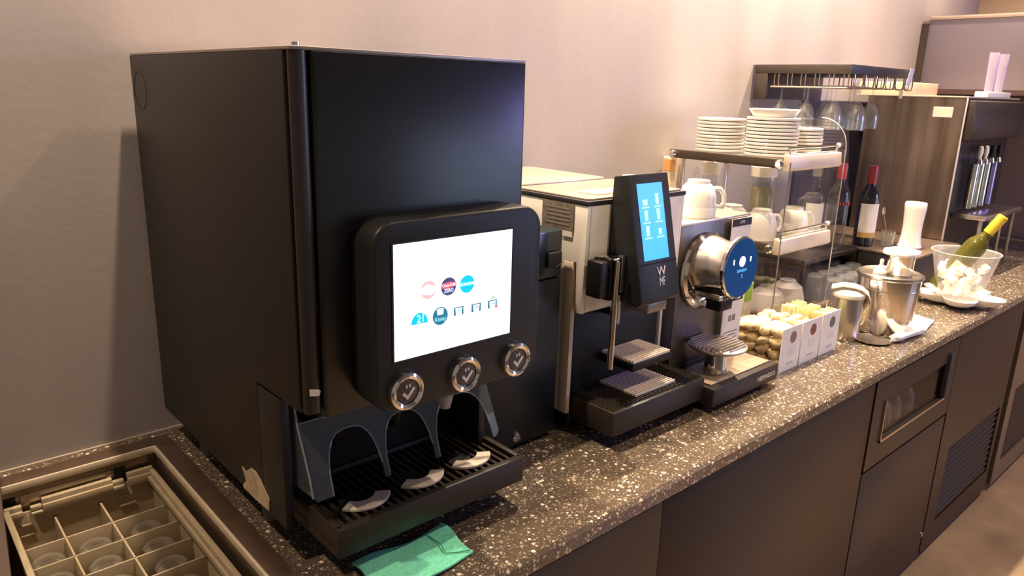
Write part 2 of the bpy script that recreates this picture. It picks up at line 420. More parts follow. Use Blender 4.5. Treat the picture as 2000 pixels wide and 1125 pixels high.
RACKM = mat('rack_beige_plastic', (0.43, 0.35, 0.235), 0.45, noise=0.1, nscale=25)
rk = thing('glass_rack', 'beige plastic compartment rack for glasses standing in the well', 'dish rack', (0.233, -0.34, -0.245))
X0, X1, Y0, Y1 = 0.112, 0.354, -0.60, -0.084
def wallz(m, x0, x1, y0, y1): m.box(x0, x1, y0, y1, -0.20, -0.045, 0.001)
m = MB(); wallz(m, X0, X1, Y1 - 0.004, Y1); m.build('back_wall', RACKM, rk)
m = MB(); wallz(m, X0, X1, Y0, Y0 + 0.004); m.build('front_wall', RACKM, rk)
m = MB(); wallz(m, X1 - 0.004, X1, Y0 + .004, Y1 - .004); m.build('right_wall', RACKM, rk)
m = MB(); wallz(m, X0, X0 + 0.004, Y0 + .004, Y1 - .004); m.build('left_wall', RACKM, rk)
# stepped top edge
m = MB()
for a, b, zt in ((X0, 0.138, -0.030), (0.150, 0.168, -0.038), (0.168, 0.282, -0.028), (0.282, 0.302, -0.036), (0.308, X1, -0.027)):
    m.box(a, b, Y1 - 0.007, Y1 + 0.003, -0.046, zt, 0.0015)
    m.box(a, b, Y1 - 0.012, Y1 - 0.006, -0.052, zt - 0.009, 0.0012)
m.build('back_edge', RACKM, rk)
m = MB()
m.box(X1 - 0.007, X1 + 0.003, Y0, Y1, -0.046, -0.032, 0.002); m.box(X0 - 0.003, X0 + 0.007, Y0, Y1, -0.046, -0.032, 0.002)
m.box(X1 - 0.012, X1 - 0.006, Y0, Y1 - .008, -0.054, -0.042, 0.0015)
m.build('side_edge', RACKM, rk)
for zz in (-0.072, -0.092):
    for a, b in ((0.128, 0.15), (0.29, 0.318)):
        MB().box(a, b, Y1 - 0.0075, Y1 - 0.004, zz, zz + 0.004, 0.001).build('back_rib', RACKM, rk)
xs = (0.184, 0.258); ys = [-0.175 - 0.067 * i for i in range(6)]
for x in xs: MB().box(x - 0.0017, x + 0.0017, Y0 + .004, Y1 - .004, -0.155, -0.068, 0.0006).build('divider', RACKM, rk)
for y in ys: MB().box(X0 + .004, X1 - .004, y - 0.0017, y + 0.0017, -0.155, -0.068, 0.0006).build('cross_divider', RACKM, rk)
m = MB(); m.box(X0 + .004, X1 - .004, Y0 + .004, Y1 - .004, -0.2, -0.194); m.build('floor_grid', RACKM, rk)

RGLASS = thin_glass('rack_glass', tint=(0.94, 0.92, 0.88), ior=1.9, milk=0.08, milk_col=(0.9, 0.85, 0.75))
tumb = None; k = 0
cx = (0.150, 0.221, 0.304)
names = ('left', 'middle', 'right')
rows = ('second', 'third', 'fourth', 'fifth', 'sixth')
for r in range(5):
    yc = (ys[r] + ys[r + 1]) / 2
    for c in range(3):
        lab = 'upturned clear tumbler in the beige rack, %s column, %s row from the wall' % (names[c], rows[r])
        if tumb is None:
            tumb = MB().lathe([(0.022, 0.012), (0.0, 0.012), (0.0, 0.108), (0.012, 0.108), (0.016, 0.113), (0.022, 0.114), (0.0255, 0.110), (0.029, 0.0), (0.027, 0.0), (0.0235, 0.100), (0.0, 0.100)][3:], (0, 0, 0), 28).build('tumbler', RGLASS, None)
            t = tag(tumb, lab, 'glass', 'tumblers in the beige rack'); t.location = (cx[c], yc, -0.1935)
        else: dup(tumb, (cx[c], yc, -0.1935), lab, 0)
# cover board over the left end of the well
lid = MB().prism([(-0.5, -0.035), (0.118, -0.035), (0.083, -0.40), (0.05, -0.75), (-0.5, -0.75)], 'z', 0.0085, 0.024, 0.002).build('cover_board', mat('cover_board_brown', (0.085, 0.058, 0.046), 0.5, noise=0.15, nscale=20), None, (-0.2, -0.4, 0.0085))
tag(lid, 'dark brown cover board across the left end of the sunken well', 'board')

# ================================================================== tall black drinks dispenser
D = thing('drinks_dispenser', 'tall black soft drinks dispenser with bright touchscreen and three chrome buttons', 'drinks dispenser', (0.593, -0.34, 0))
SIDEM = mat('dispenser_side', (0.016, 0.012, 0.0105), 0.45, bump=0.06, nscale=250)
MB().prism([(-0.027, 0.06), (-0.027, 0.737), (-0.640, 0.737), (-0.640, 0.27), (-0.50, 0.27), (-0.50, 0.06)], 'x', 0.404, 0.782, 0.0025).build('body', SIDEM, D)
MB().box(0.405, 0.781, -0.657, -0.028, 0.737, 0.7415, 0.001).build('top_cap', mat('cap_metal', (0.45, 0.38, 0.34), 0.4, 0.7, noise=0.05), D)
MB().box(0.404, 0.4175, -0.577, -0.5005, 0.058, 0.266, 0.002).build('side_wing', SIDEM, D)
MB().box(0.7685, 0.782, -0.577, -0.5005, 0.058, 0.266, 0.002).build('side_wing', SIDEM, D)
MB().prism(rrect(0.406, 0.4290, -0.6585, -0.6405, 0.0085), 'z', 0.272, 0.7368).build('corner_column', mat('column_satin', (0.03, 0.022, 0.018), 0.28, noise=0.1), D)
MB().prism(rrect(0.4305, 0.781, -0.660, -0.6405, 0.006), 'z', 0.262, 0.7368, 0.0015).build('door', DOOR, D)
MB().poly([(0.4105, -0.6588, 0.300), (0.4235, -0.6588, 0.297), (0.4260, -0.6588, 0.304), (0.4230, -0.6588, 0.3065), (0.4100, -0.6588, 0.3095)], (0, -0.0008, 0)).build('white_sticker', PAPER, D)
MB().cyl((0.418, -0.648, 0.737), (0.418, -0.648, 0.746), 0.005).build('hinge_pin', CHROME, D)
# faint ring scuff and torn label on the left side
m = MB(); m.lathe([(0.0315, 0), (0.0335, 0), (0.0335, 0.0004), (0.0315, 0.0004)], (0.404, -0.072, 0.678), 40, 'x'); m.build('ring_mark', mat('ring_grey', (0.05, 0.042, 0.038), 0.6, noise=0.2), D)
MB().poly([(0.4036, -0.4225, 0.0982), (0.4036, -0.4363, 0.0959), (0.4036, -0.4585, 0.1110), (0.4036, -0.4761, 0.1124), (0.4036, -0.4923, 0.1062), (0.4036, -0.5227, 0.0858), (0.4036, -0.5199, 0.0642), (0.4036, -0.4680, 0.0608), (0.4036, -0.4238, 0.0606), (0.4036, -0.4212, 0.0653), (0.4036, -0.4355, 0.0782)], (-0.0012, 0, 0)).build('torn_label', mat('torn_label', (0.55, 0.43, 0.28), 0.7, noise=0.25, nscale=60), D)
for x in (0.437, 0.75):
    for y in (-0.155, -0.44):
        MB().cyl((x, y, 0), (x, y, 0.06), 0.011, 0.014, 16).build('foot', mat('foot_grey', (0.16, 0.13, 0.11), 0.5, noise=0.1), D)
# screen surround
bz = MB().prism(rrect(0.474, 0.769, 0.270, 0.534, 0.036, 8), 'y', -0.718, -0.6605, 0.006, 3).build('screen_surround', BEZEL, D)
fr = MB(); 
for a in ((0.501, 0.7105, 0.5035, 0.506), (0.501, 0.7105, 0.342, 0.3445), (0.501, 0.5035, 0.3445, 0.5035), (0.708, 0.7105, 0.3445, 0.5035)): fr.box(a[0], a[1], -0.7195, -0.7175, a[2], a[3])
fr.build('screen_frame', INKB, bz)
SCR = mat('screen_white', (0.9, 0.95, 1.0), 0.3, emit=1.25, emit_col=(0.90, 0.965, 1.0))
sc = MB().box(0.5035, 0.708, -0.7190, -0.7178, 0.3445, 0.5035).build('touchscreen', SCR, D)
def smat(n, c, e=0.9): return mat('screen_' + n, c, 0.4, emit=e, emit_col=c)
CY = smat('cyan', (0.0, 0.53, 0.78)); RD = smat('red', (0.80, 0.10, 0.16)); PK = smat('pink', (0.85, 0.46, 0.47)); NV = smat('navy', (0.05, 0.055, 0.16)); TL = smat('teal', (0.015, 0.16, 0.24)); WT = smat('bright', (0.9, 0.96, 1.0), 1.15)
PL = smat('pale', (0.93, 0.86, 0.85), 1.0); GR = smat('green', (0.45, 0.62, 0.42)); LG = smat('faint', (0.80, 0.90, 0.93), 1.05)
ys_ = -0.7191
def disc(cx_, cz_, r, name, mt, dy=0.0, poly=None):
    m = MB(); pts = poly or [(cx_ + r * math.cos(2 * PI * i / 32), cz_ + r * math.sin(2 * PI * i / 32)) for i in range(32)]
    m.prism(pts, 'y', ys_ - 0.0003 - dy, ys_ - dy); return m.build(name, mt, sc)
def stext(t, size, x, z, name, mt, dy=0.0004, sx=1.0):
    MB().text(t, size, (x, ys_ - dy, z), depth=0.00015, sx=sx).build(name, mt, sc)
r1 = 0.0128
# upper row: faded red, cola zero, blue water
disc(0.5585, 0.4355, r1, 'drink_icon', PK); disc(0, 0, 0, 'icon_band', PL, 0.0003, [(0.5460, 0.438), (0.5560, 0.444), (0.5710, 0.439), (0.5711, 0.432), (0.5620, 0.4275), (0.5462, 0.431)])
stext('Coca-Cola', 0.0062, 0.5585, 0.4357, 'icon_lettering', smat('paler', (0.95, 0.93, 0.93), 1.1), 0.0009, 0.9)
disc(0.5925, 0.4350, r1, 'drink_icon', NV)
disc(0, 0, 0, 'icon_band', RD, 0.0003, [(0.5800, 0.4335), (0.5805, 0.4395), (0.5925, 0.4415), (0.6048, 0.4400), (0.6052, 0.4345), (0.5925, 0.4325)])
stext('Coca-Cola', 0.0062, 0.5925, 0.4372, 'icon_lettering', WT, 0.0008, 0.85)
stext('ZERO', 0.0078, 0.5925, 0.4293, 'icon_lettering', WT, 0.0008, 0.8)
disc(0.6250, 0.4335, r1, 'drink_icon', CY); stext('BONAQUA', 0.0062, 0.6250, 0.4337, 'icon_lettering', WT, 0.0008, 0.78)
# lower row
disc(0, 0, 0, 'drink_icon', CY, 0, [(0.5440 + 0.0135 * math.cos(PI * i / 16), 0.3905 + 0.0155 * math.sin(PI * i / 16)) for i in range(17)])
stext('2', 0.0165, 0.5425, 0.3970, 'icon_lettering', WT, 0.0008, 0.8); stext('1', 0.016, 0.5495, 0.3975, 'icon_lettering', WT, 0.0008, 0.8)
disc(0.5785, 0.3950, r1, 'drink_icon', TL)
disc(0, 0, 0, 'icon_band', WT, 0.0003, [(0.5735, 0.3970), (0.5725, 0.4050), (0.5775, 0.4062), (0.5840, 0.4050), (0.5832, 0.3970)])
stext('Kinley', 0.0085, 0.5785, 0.3905, 'icon_lettering', smat('skyline', (0.35, 0.75, 0.9)), 0.0008, 0.9)
for x, z in ((0.6105, 0.3965), (0.6420, 0.3960), (0.6725, 0.3960)):
    disc(0, 0, 0, 'drink_icon', TL, 0, [(x - 0.0085, z - 0.006), (x + 0.0085, z - 0.006), (x + 0.0085, z + 0.006), (x - 0.0085, z + 0.006)])
    disc(0, 0, 0, 'icon_band', WT, 0.0003, [(x - 0.0045, z - 0.007), (x + 0.0045, z - 0.007), (x + 0.0062, z + 0.0045), (x - 0.0062, z + 0.0045)])
    stext('TONIC', 0.0038, x, z + 0.001, 'icon_lettering', TL, 0.0008)
disc(0, 0, 0, 'icon_band', GR, 0.0003, [(0.6690, 0.4025), (0.6765, 0.4025), (0.6755, 0.4085), (0.6700, 0.4085)])
disc(0, 0, 0, 'icon_band', RD, 0.0003, [(0.6780, 0.3890), (0.6820, 0.3895), (0.6825, 0.3925), (0.6785, 0.3920)])
stext('H2O', 0.010, 0.5330, 0.3650, 'icon_lettering', LG); stext('+', 0.010, 0.5480, 0.3650, 'icon_lettering', LG)
# chrome buttons
for i, x in enumerate((0.5195, 0.6205, 0.7195)):
    b = MB().lathe([(0.0, 0.0), (0.0275, 0.0), (0.0275, 0.003), (0.0262, 0.0085), (0.0225, 0.0105), (0.0185, 0.0085), (0.0178, 0.0055), (0.0, 0.0055)], (x, -0.718, 0.3005), 40, 'y').build('button', CHROME, D)
    MB().lathe([(0.0, 0.0), (0.0175, 0.0), (0.0160, 0.0022), (0.0, 0.003)], (x, -0.7238, 0.3005), 32, 'y').build('button_face', mat('button_grey', (0.10, 0.085, 0.075), 0.25, 0.5, noise=0.1), b)
    m = MB()
    m.prism([(x - 0.0095, 0.2985), (x - 0.0065, 0.3015), (x - 0.001, 0.2955), (x + 0.0085, 0.3065), (x + 0.0115, 0.3035), (x - 0.001, 0.2890)], 'y', -0.7275, -0.7262)
    m.prism([(x - 0.004, 0.3065), (x - 0.001, 0.306), (x - 0.001, 0.3105), (x - 0.0035, 0.311)], 'y', -0.7273, -0.7262)
    m.prism([(x + 0.0015, 0.3065), (x + 0.0045, 0.307), (x + 0.004, 0.3115), (x + 0.0015, 0.311)], 'y', -0.7273, -0.7262)
    m.build('arrow_mark', mat('mark_silver', (0.75, 0.72, 0.68), 0.3, 0.6, noise=0.05), b)
# valves, splash guard
MB().box(0.455, 0.765, -0.585, -0.5005, 0.205, 0.2695, 0.003).build('valve_housing', BLACK, D)
for i, x in enumerate((0.505, 0.61, 0.715)):
    m = MB().lathe([(0, 0.205), (0.016, 0.205), (0.016, 0.185), (0.010, 0.160), (0.0, 0.160)], (x, -0.548, 0), 20)
    m.build('nozzle', BLACK if i < 2 else mat('nozzle_cream', (0.6, 0.5, 0.38), 0.4, noise=0.1), D)
def gy(z): return -0.588 - (0.225 - z) * 0.42
pts = [(0.424, 0.228), (0.768, 0.228), (0.772, 0.130), (0.764, 0.122)]
pr = [(0.425, 0.455), (0.543, 0.551), (0.638, 0.646), (0.758, 0.766)]
for k_ in (2, 1, 0):
    a, b_ = pr[k_][1], pr[k_ + 1][0]; cxm = (a + b_) / 2; hw = (b_ - a) / 2
    for j in range(15):
        t_ = PI * j / 14
        pts.append((cxm + hw * (abs(math.cos(t_)) ** 0.7) * (1 if math.cos(t_) > 0 else -1), 0.122 + 0.083 * math.sin(t_) ** 0.8 if 0 < j < 14 else 0.122))
pts += [(0.428, 0.122), (0.424, 0.130)]
m = MB(); m.poly([(p[0], gy(p[1]), p[1]) for p in pts], (0, 0.003, 0.0)); GUARD = thin_glass('guard_acrylic', tint=(0.90, 0.93, 0.94), refl=0.35, milk=0.06, milk_col=(0.6, 0.63, 0.65)); g = m.build('splash_guard', GUARD, D, ang=60)
# polished edges of the guard prongs and its side flap
for k_ in range(3):
    a, b_ = pr[k_][1], pr[k_ + 1][0]; cxm = (a + b_) / 2; hw = (b_ - a) / 2; path = []
    for j in range(13):
        t_ = PI - PI * 0.94 * j / 12
        z = 0.122 + 0.083 * max(0.0, math.sin(t_)) ** 0.8
        path.append((cxm + hw * (abs(math.cos(t_)) ** 0.7) * (1 if math.cos(t_) > 0 else -1), gy(z) + 0.0012, z))
    MB().tube(path, 0.0012, 6).build('guard_edge', ACRYLE, g)
MB().poly([(0.4235, -0.578, 0.268), (0.4235, -0.588, 0.225), (0.4235, -0.627, 0.128), (0.4235, -0.56, 0.124), (0.4235, -0.56, 0.268)], (0.0025, 0, 0)).build('side_flap', GUARD, g)
MB().tube([(0.4235, -0.578, 0.266), (0.4235, -0.588, 0.224), (0.4235, -0.604, 0.190), (0.4235, -0.620, 0.155), (0.4235, -0.628, 0.128)], 0.0014, 6).build('guard_edge', ACRYLE, g)
MB().tube([(0.426, gy(.228), 0.228), (0.768, gy(.228), 0.228)], 0.0010, 6).build('guard_edge', ACRYLE, g)
MB().cyl((0.463, -0.6, 0.238), (0.463, -0.585, 0.238), 0.006).build('guard_screw', STEEL, g)
# drip tray with slats
tr = MB()
tr.prism(rrect(0.438, 0.794, -0.669, -0.5005, 0.012), 'z', 0.044, 0.060)
tr.box(0.438, 0.449, -0.664, -0.5005, 0.060, 0.090, 0.0015); tr.box(0.783, 0.794, -0.664, -0.5005, 0.060, 0.090, 0.0015)
tr.box(0.4383, 0.7937, -0.6705, -0.657, 0.0435, 0.090, 0.003); tr.box(0.449, 0.783, -0.508, -0.5005, 0.060, 0.090, 0.0015)
tr = tr.build('drip_tray', TRAYB, D)
for i in range(24):
    x = 0.4575 + i * 0.0139
    MB().box(x - 0.0032, x + 0.0032, -0.656, -0.5085, 0.072, 0.0835, 0.0008, 1).build('slat', TRAYB, tr)
for i, x in enumerate((0.503, 0.607, 0.707)):
    MB().lathe([(0, 0.0845), (0.021, 0.0845), (0.021, 0.0837), (0, 0.0837)], (x, -0.600, 0), 24).build('cup_mark', GAP, tr)
    m = MB(); o_, i_ = [], []
    for j in range(13):
        a = math.radians(212 + 118 * j / 12)
        o_.append((x + 0.012 + 0.050 * math.cos(a), -0.592 + 0.050 * math.sin(a))); i_.append((x + 0.012 + 0.026 * math.cos(a), -0.592 + 0.026 * math.sin(a)))
    m.prism(o_ + i_[::-1], 'z', 0.0838, 0.0885, 0.0008, 1); m.build('cup_guide', mat('guide_cream', (0.78, 0.68, 0.55), 0.5, noise=0.06, nscale=50), tr)

# ---- black milk cooler
K = thing('milk_cooler', 'small black milk cooler with a lock between dispenser and white coffee machine', 'cooler', (0.911, -0.3, 0))
COOL = mat('cooler_blue_black', (0.022, 0.035, 0.045), 0.16, noise=0.1, nscale=30)
MB().box(0.800, 1.022, -0.518, -0.08, 0.345, 0.438, 0.003).build('head', COOL, K)
MB().box(0.800, 1.022, -0.508, -0.08, 0.012, 0.343, 0.002).build('body', BLACK, K)
dd = MB().box(0.801, 1.021, -0.520, -0.5085, 0.012, 0.343, 0.003).build('door', mat('cooler_door', (0.007, 0.008, 0.009), 0.35, noise=0.1), K)
m = MB(); m.lathe([(0, 0), (0.010, 0), (0.010, 0.003), (0.007, 0.006), (0, 0.006)], (0.913, -0.520, 0.030), 24, 'y'); m.build('lock', CHROME, dd)
MB().box(0.978, 1.016, -0.526, -0.5185, 0.366, 0.398, 0.003).build('switch', INKB, K)
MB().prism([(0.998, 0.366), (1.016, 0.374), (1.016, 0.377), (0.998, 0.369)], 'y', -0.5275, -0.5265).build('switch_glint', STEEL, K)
for x in (0.82, 1.0):
    for y in (-0.48, -0.12): MB().cyl((x, y, 0), (x, y, 0.0125), 0.012).build('foot', BLACK, K)

# ================================================================== white coffee machine
C1 = thing('coffee_machine', 'white and black bean-to-cup coffee machine with blue touchscreen', 'coffee machine', (1.2, -0.32, 0))
sp = [(-0.07, 0.045), (-0.07, 0.487), (-0.560, 0.487), (-0.556, 0.270), (-0.540, 0.270), (-0.536, 0.372), (-0.528, 0.372), (-0.528, 0.046)]
MB().prism(sp, 'x', 1.045, 1.054, 0.001).build('side_panel', WHITE, C1)
MB().prism(sp, 'x', 1.346, 1.355, 0.001).build('side_panel', WHITE, C1)
MB().prism([(-0.504, 0.046), (-0.504, 0.370), (-0.530, 0.370), (-0.529, 0.046)], 'x', 1.0435, 1.0545, 0.001).build('corner_strip', CREAM, C1)
MB().box(1.0545, 1.3455, -0.520, -0.071, 0.045, 0.486).build('core', BLACK, C1)
MB().prism([(-0.5205, 0.272), (-0.553, 0.270), (-0.560, 0.280), (-0.5605, 0.487), (-0.5205, 0.487)], 'x', 1.0545, 1.138, 0.0015).build('front_block', WHITE, C1)
MB().prism([(-0.5205, 0.300), (-0.553, 0.298), (-0.560, 0.305), (-0.5605, 0.487), (-0.5205, 0.487)], 'x', 1.245, 1.3455, 0.0015).build('front_block', WHITE, C1)
MB().box(1.139, 1.244, -0.556, -0.5205, 0.25, 0.486, 0.002).build('brew_column', DARKP, C1)
MB().box(1.0575, 1.3425, -0.523, -0.5205, 0.05, 0.268, 0.001).build('back_plate', DARKP, C1)
MB().box(1.043, 1.357, -0.562, -0.065, 0.487, 0.4965, 0.002).build('lid_trim', INKB, C1)
TOPM = mat('lid_glossy', (0.55, 0.45, 0.36), 0.18, 0.3, noise=0.05, nscale=5)
MB().prism(rrect(1.05, 1.35, -0.34, -0.07, 0.02), 'z', 0.4965, 0.503, 0.002).build('hopper_lid', TOPM, C1)
MB().prism(rrect(1.05, 1.35, -0.556, -0.348, 0.012), 'z', 0.4965, 0.5005, 0.0015).build('top_cover', TOPM, C1)
MB().box(1.10, 1.20, -0.53, -0.48, 0.5006, 0.504, 0.0015).build('tablet_chute', WHITE, C1)
pl = MB().box(1.0425, 1.0445, -0.525, -0.437, 0.432, 0.486).build('side_label', mat('label_grey', (0.20, 0.165, 0.125), 0.5, noise=0.3, nscale=90), C1)
for i in range(3): MB().box(1.0420, 1.0445, -0.523 + i * 0.0287, -0.497 + i * 0.0287, 0.421, 0.4315).build('label_tab', PAPER, pl)
m = MB()
for i in range(5): m.box(1.0418, 1.0424, -0.515, -0.448 - 0.008 * (i % 2), 0.442 + i * 0.008, 0.4445 + i * 0.008)
m.build('label_print', INK, pl)
MB().box(1.05, 1.35, -0.53, -0.09, 0.014, 0.0445, 0.003).build('base', BLACK, C1)
for x in (1.08, 1.32):
    for y in (-0.49, -0.13): MB().cyl((x, y, 0), (x, y, 0.0145), 0.016).build('foot', BLACK, C1)
# lower drip tray and grids
t = MB(); t.box(1.060, 1.374, -0.645, -0.5245, 0.030, 0.083, 0.003); t = t.build('drip_tray', TRAYB, C1)
m = MB()
for i in range(40): m.box(1.066 + i * 0.0077, 1.0695 + i * 0.0077, -0.638, -0.5255, 0.0832, 0.0855)
m.build('tray_ribs', TRAYB, t, kind='stuff')
GRID = mat('grid_steel', (0.88, 0.76, 0.62), 0.4, 0.2, noise=0.05)
for i in range(14):
    y = -0.620 + i * 0.0074
    MB().box(1.154, 1.292, y - 0.0021, y + 0.0021, 0.0855, 0.0915, 0.0006, 1).build('slat', GRID, t)
MB().box(1.160, 1.286, -0.622, -0.522, 0.0832, 0.0875).build('grid_base', INKB, t)
u = MB().box(1.152, 1.284, -0.612, -0.521, 0.138, 0.155, 0.002).build('cup_shelf', DARKP, C1)
for i in range(13):
    y = -0.608 + i * 0.0072
    MB().box(1.155, 1.280, y - 0.0021, y + 0.0021, 0.1552, 0.1612, 0.0006, 1).build('slat', GRID, u)
# tilted display
dp = [(-0.597, 0.547), (-0.6535, 0.302), (-0.640, 0.292), (-0.580, 0.298), (-0.5565, 0.36), (-0.562, 0.541)]
dpo = MB().prism(dp, 'x', 1.111, 1.236, 0.003).build('display', BEZEL, C1)
def dsp(u_, v_, off): # u_ along x, v_ along slope (0 bottom .. 1 top)
    p0 = Vector((0, -0.6535, 0.302)); p1 = Vector((0, -0.597, 0.547)); d_ = (p1 - p0); n_ = Vector((0, -d_.z, d_.y)).normalized()
    q = p0 + d_ * v_ + n_ * off; return Vector((u_, q.y, q.z))
up = (Vector((0, -0.597, 0.547)) - Vector((0, -0.6535, 0.302))).normalized()
BLUE = mat('screen_blue', (0.02, 0.36, 0.85), 0.3, emit=1.0, emit_col=(0.02, 0.37, 0.9))
m = MB(); m.poly([dsp(1.132, 0.325, 0.0008), dsp(1.211, 0.325, 0.0008), dsp(1.211, 0.925, 0.0008), dsp(1.132, 0.925, 0.0008)]); m.build('blue_screen', BLUE, dpo)
ICW = mat('icon_light', (0.45, 0.85, 1.0), 0.4, emit=1.0, emit_col=(0.42, 0.83, 1.0))
def icon(x, v, hgt, wid):
    m = MB()
    m.poly([dsp(x - wid * .5, v, 0.0014), dsp(x + wid * .5, v, 0.0014), dsp(x + wid * .6, v + hgt, 0.0014), dsp(x - wid * .6, v + hgt, 0.0014)])
    m.poly([dsp(x - 0.0115, v - 0.022, 0.0014), dsp(x + 0.0115, v - 0.022, 0.0014), dsp(x + 0.0115, v - 0.012, 0.0014), dsp(x - 0.0115, v - 0.012, 0.0014)])
    m.build('cup_icon', ICW, dpo)
icon(1.152, 0.755, 0.045, 0.013); icon(1.190, 0.755, 0.085, 0.009)
icon(1.152, 0.635, 0.08, 0.009); icon(1.190, 0.635, 0.085, 0.009)
icon(1.152, 0.515, 0.08, 0.009); icon(1.190, 0.515, 0.05, 0.009)
m = MB(); LOGO = mat('logo_silver', (0.85, 0.82, 0.78), 0.4, 0.0, noise=0.03)
m.text('W', 0.027, dsp(1.181, 0.222, 0.0012), (1, 0, 0), up, 0.0003); m.text('MF', 0.025, dsp(1.181, 0.142, 0.0012), (1, 0, 0), up, 0.0003, 0.62)
m.build('maker_logo', LOGO, dpo)
m = MB(); m.poly([dsp(1.112, 0.292, 0.0004), dsp(1.235, 0.292, 0.0004), dsp(1.235, 0.300, 0.0004), dsp(1.112, 0.300, 0.0004)]); m.build('display_seam', GAP, dpo)
MB().box(1.165, 1.228, -0.628, -0.565, 0.266, 0.2925, 0.003).build('coffee_outlet', mat('outlet_grey', (0.30, 0.26, 0.22), 0.35, 0.6, noise=0.05), C1)
# milk frother and steam pipes
fb = MB().box(1.043, 1.066, -0.603, -0.5655, 0.312, 0.384, 0.003).build('steam_block', DARKP, C1)
MB().box(1.0675, 1.095, -0.606, -0.561, 0.305, 0.386, 0.003).build('steam_block', DARKP, C1)
MB().cyl((1.079, -0.612, 0.386), (1.077, -0.612, 0.165), 0.0065).build('steam_pipe', mat('pipe_chrome', (0.8, 0.68, 0.52), 0.12, 1.0), C1)
MB().box(1.068, 1.094, -0.612, -0.57, 0.3862, 0.391, 0.002).build('steam_cap', CHROME, C1)
MB().box(1.0965, 1.1105, -0.600, -0.5615, 0.312, 0.388, 0.003).build('steam_block', DARKP, C1)
MB().box(1.0975, 1.1105, -0.6085, -0.600, 0.318, 0.393, 0.0015).build('chrome_strip', CHROME, C1)
MB().cyl((1.1035, -0.598, 0.312), (1.1035, -0.598, 0.252), 0.0075).build('water_pipe', STEEL, C1)
MB().box(1.135, 1.152, -0.612, -0.604, 0.288, 0.2925, 0.001).build('lamp', mat('lamp_white', (0.9, 0.9, 0.85), 0.4, emit=1.5), C1)

# ================================================================== capsule coffee machine
C2 = thing('capsule_machine', 'steel capsule coffee machine with round blue display and chrome head', 'coffee machine', (1.518, -0.36, 0))
NG = mat('capsule_front_grey', (0.16, 0.14, 0.13), 0.3, 0.7, noise=0.1, nscale=15, stretch=(6, 1, 1))
MB().box(1.382, 1.656, -0.540, -0.11, 0.0605, 0.412, 0.003).build('body', NG, C2)
MB().box(1.378, 1.660, -0.548, -0.105, 0.412, 0.419, 0.002).build('top_plate', STEELH, C2)
b = MB().box(1.376, 1.660, -0.670, -0.105, 0.016, 0.060, 0.003).build('base', TRAYB, C2)
MB().box(1.39, 1.646, -0.652, -0.556, 0.0602, 0.0635, 0.001).build('drip_grid', mat('grid_plate', (0.40, 0.32, 0.23), 0.4, 0.3, noise=0.25, nscale=160), b)
m = MB()
for i in range(26):
    for j in range(3): m.cyl((1.40 + i * 0.0094, -0.566 - j * 0.011, 0.0635), (1.40 + i * 0.0094, -0.566 - j * 0.011, 0.0645), 0.0025, n=8)
m.build('drain_holes', CREAM, b, kind='stuff')
m = MB(); m.text('NESPRESSO', 0.0155, (1.605, -0.6703, 0.037), sx=1.05); m.build('maker_lettering', LOGO, b)
for x in (1.40, 1.635):
    for y in (-0.63, -0.15): MB().cyl((x, y, 0), (x, y, 0.0165), 0.014).build('foot', BLACK, C2)
cxn = 1.480
m = MB(); m.lathe([(0.0, 0.0), (0.086, 0.0), (0.092, 0.006), (0.092, 0.014), (0.086, 0.020), (0.078, 0.016), (0.074, 0.006), (0.0, 0.006)], (cxn, -0.540, 0.297), 56, 'y'); m.build('flange', CHROME, C2)
hd = MB().lathe([(0.070, 0.0), (0.068, 0.02), (0.062, 0.045), (0.061, 0.078), (0.063, 0.083), (0.0, 0.083)], (cxn, -0.548, 0.315), 48, 'y').build('head', STEEL, C2)
m = MB(); m.lathe([(0.0, 0.0), (0.068, 0.0), (0.0725, 0.004), (0.0725, 0.010), (0.0695, 0.013), (0.0, 0.013)], (cxn, -0.630, 0.322), 56, 'y'); m.build('display_ring', CHROME, hd)
NB = mat('round_screen_blue', (0.002, 0.008, 0.02), 0.12, emit=1.0, emit_col=(0.003, 0.042, 0.15))
dsk = MB().lathe([(0.0, 0.0), (0.0685, 0.0), (0.0675, 0.001), (0.0, 0.0015)], (cxn, -0.6432, 0.322), 48, 'y').build('round_screen', NB, hd)
NW = mat('round_screen_white', (0.85, 0.97, 1.0), 0.4, emit=1.0); NC = mat('round_screen_cyan', (0.1, 0.45, 0.85), 0.4, emit=1.0)
m = MB(); m.lathe([(0, 0), (0.0125, 0), (0.0125, 0.0006), (0, 0.0006)], (1.478, -0.6446, 0.338), 24, 'y', rfun=lambda a, r, h: 1.0); m.build('cup_symbol', NW, dsk)
m = MB()
for x in (1.443, 1.512): m.box(x - 0.0022, x + 0.0022, -0.6452, -0.6446, 0.334, 0.346)
m.build('arrow_symbol', NW, dsk)
m = MB(); m.text('ESPRESSO', 0.0095, (1.480, -0.6448, 0.3165), depth=0.0002); m.text('5', 0.013, (1.482, -0.6448, 0.303), depth=0.0002); m.build('screen_text', NC, dsk)
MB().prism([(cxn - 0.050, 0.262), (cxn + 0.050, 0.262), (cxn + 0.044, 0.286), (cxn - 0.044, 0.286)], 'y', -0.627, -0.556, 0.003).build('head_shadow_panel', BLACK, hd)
MB().prism([(cxn - 0.053, 0.247), (cxn + 0.053, 0.247), (cxn + 0.058, 0.2618), (cxn - 0.058, 0.2618)], 'y', -0.629, -0.552, 0.004).build('head_tray', STEEL, hd)
m = MB()
for i in range(9): m.box(cxn - 0.040 + i * 0.01, cxn - 0.035 + i * 0.01, -0.6302, -0.6288, 0.250, 0.257)
m.build('tray_slots', INKB, hd, kind='stuff')
MB().box(cxn - 0.026, cxn + 0.026, -0.616, -0.575, 0.214, 0.2466, 0.004).build('coffee_outlet', BLACK, C2)
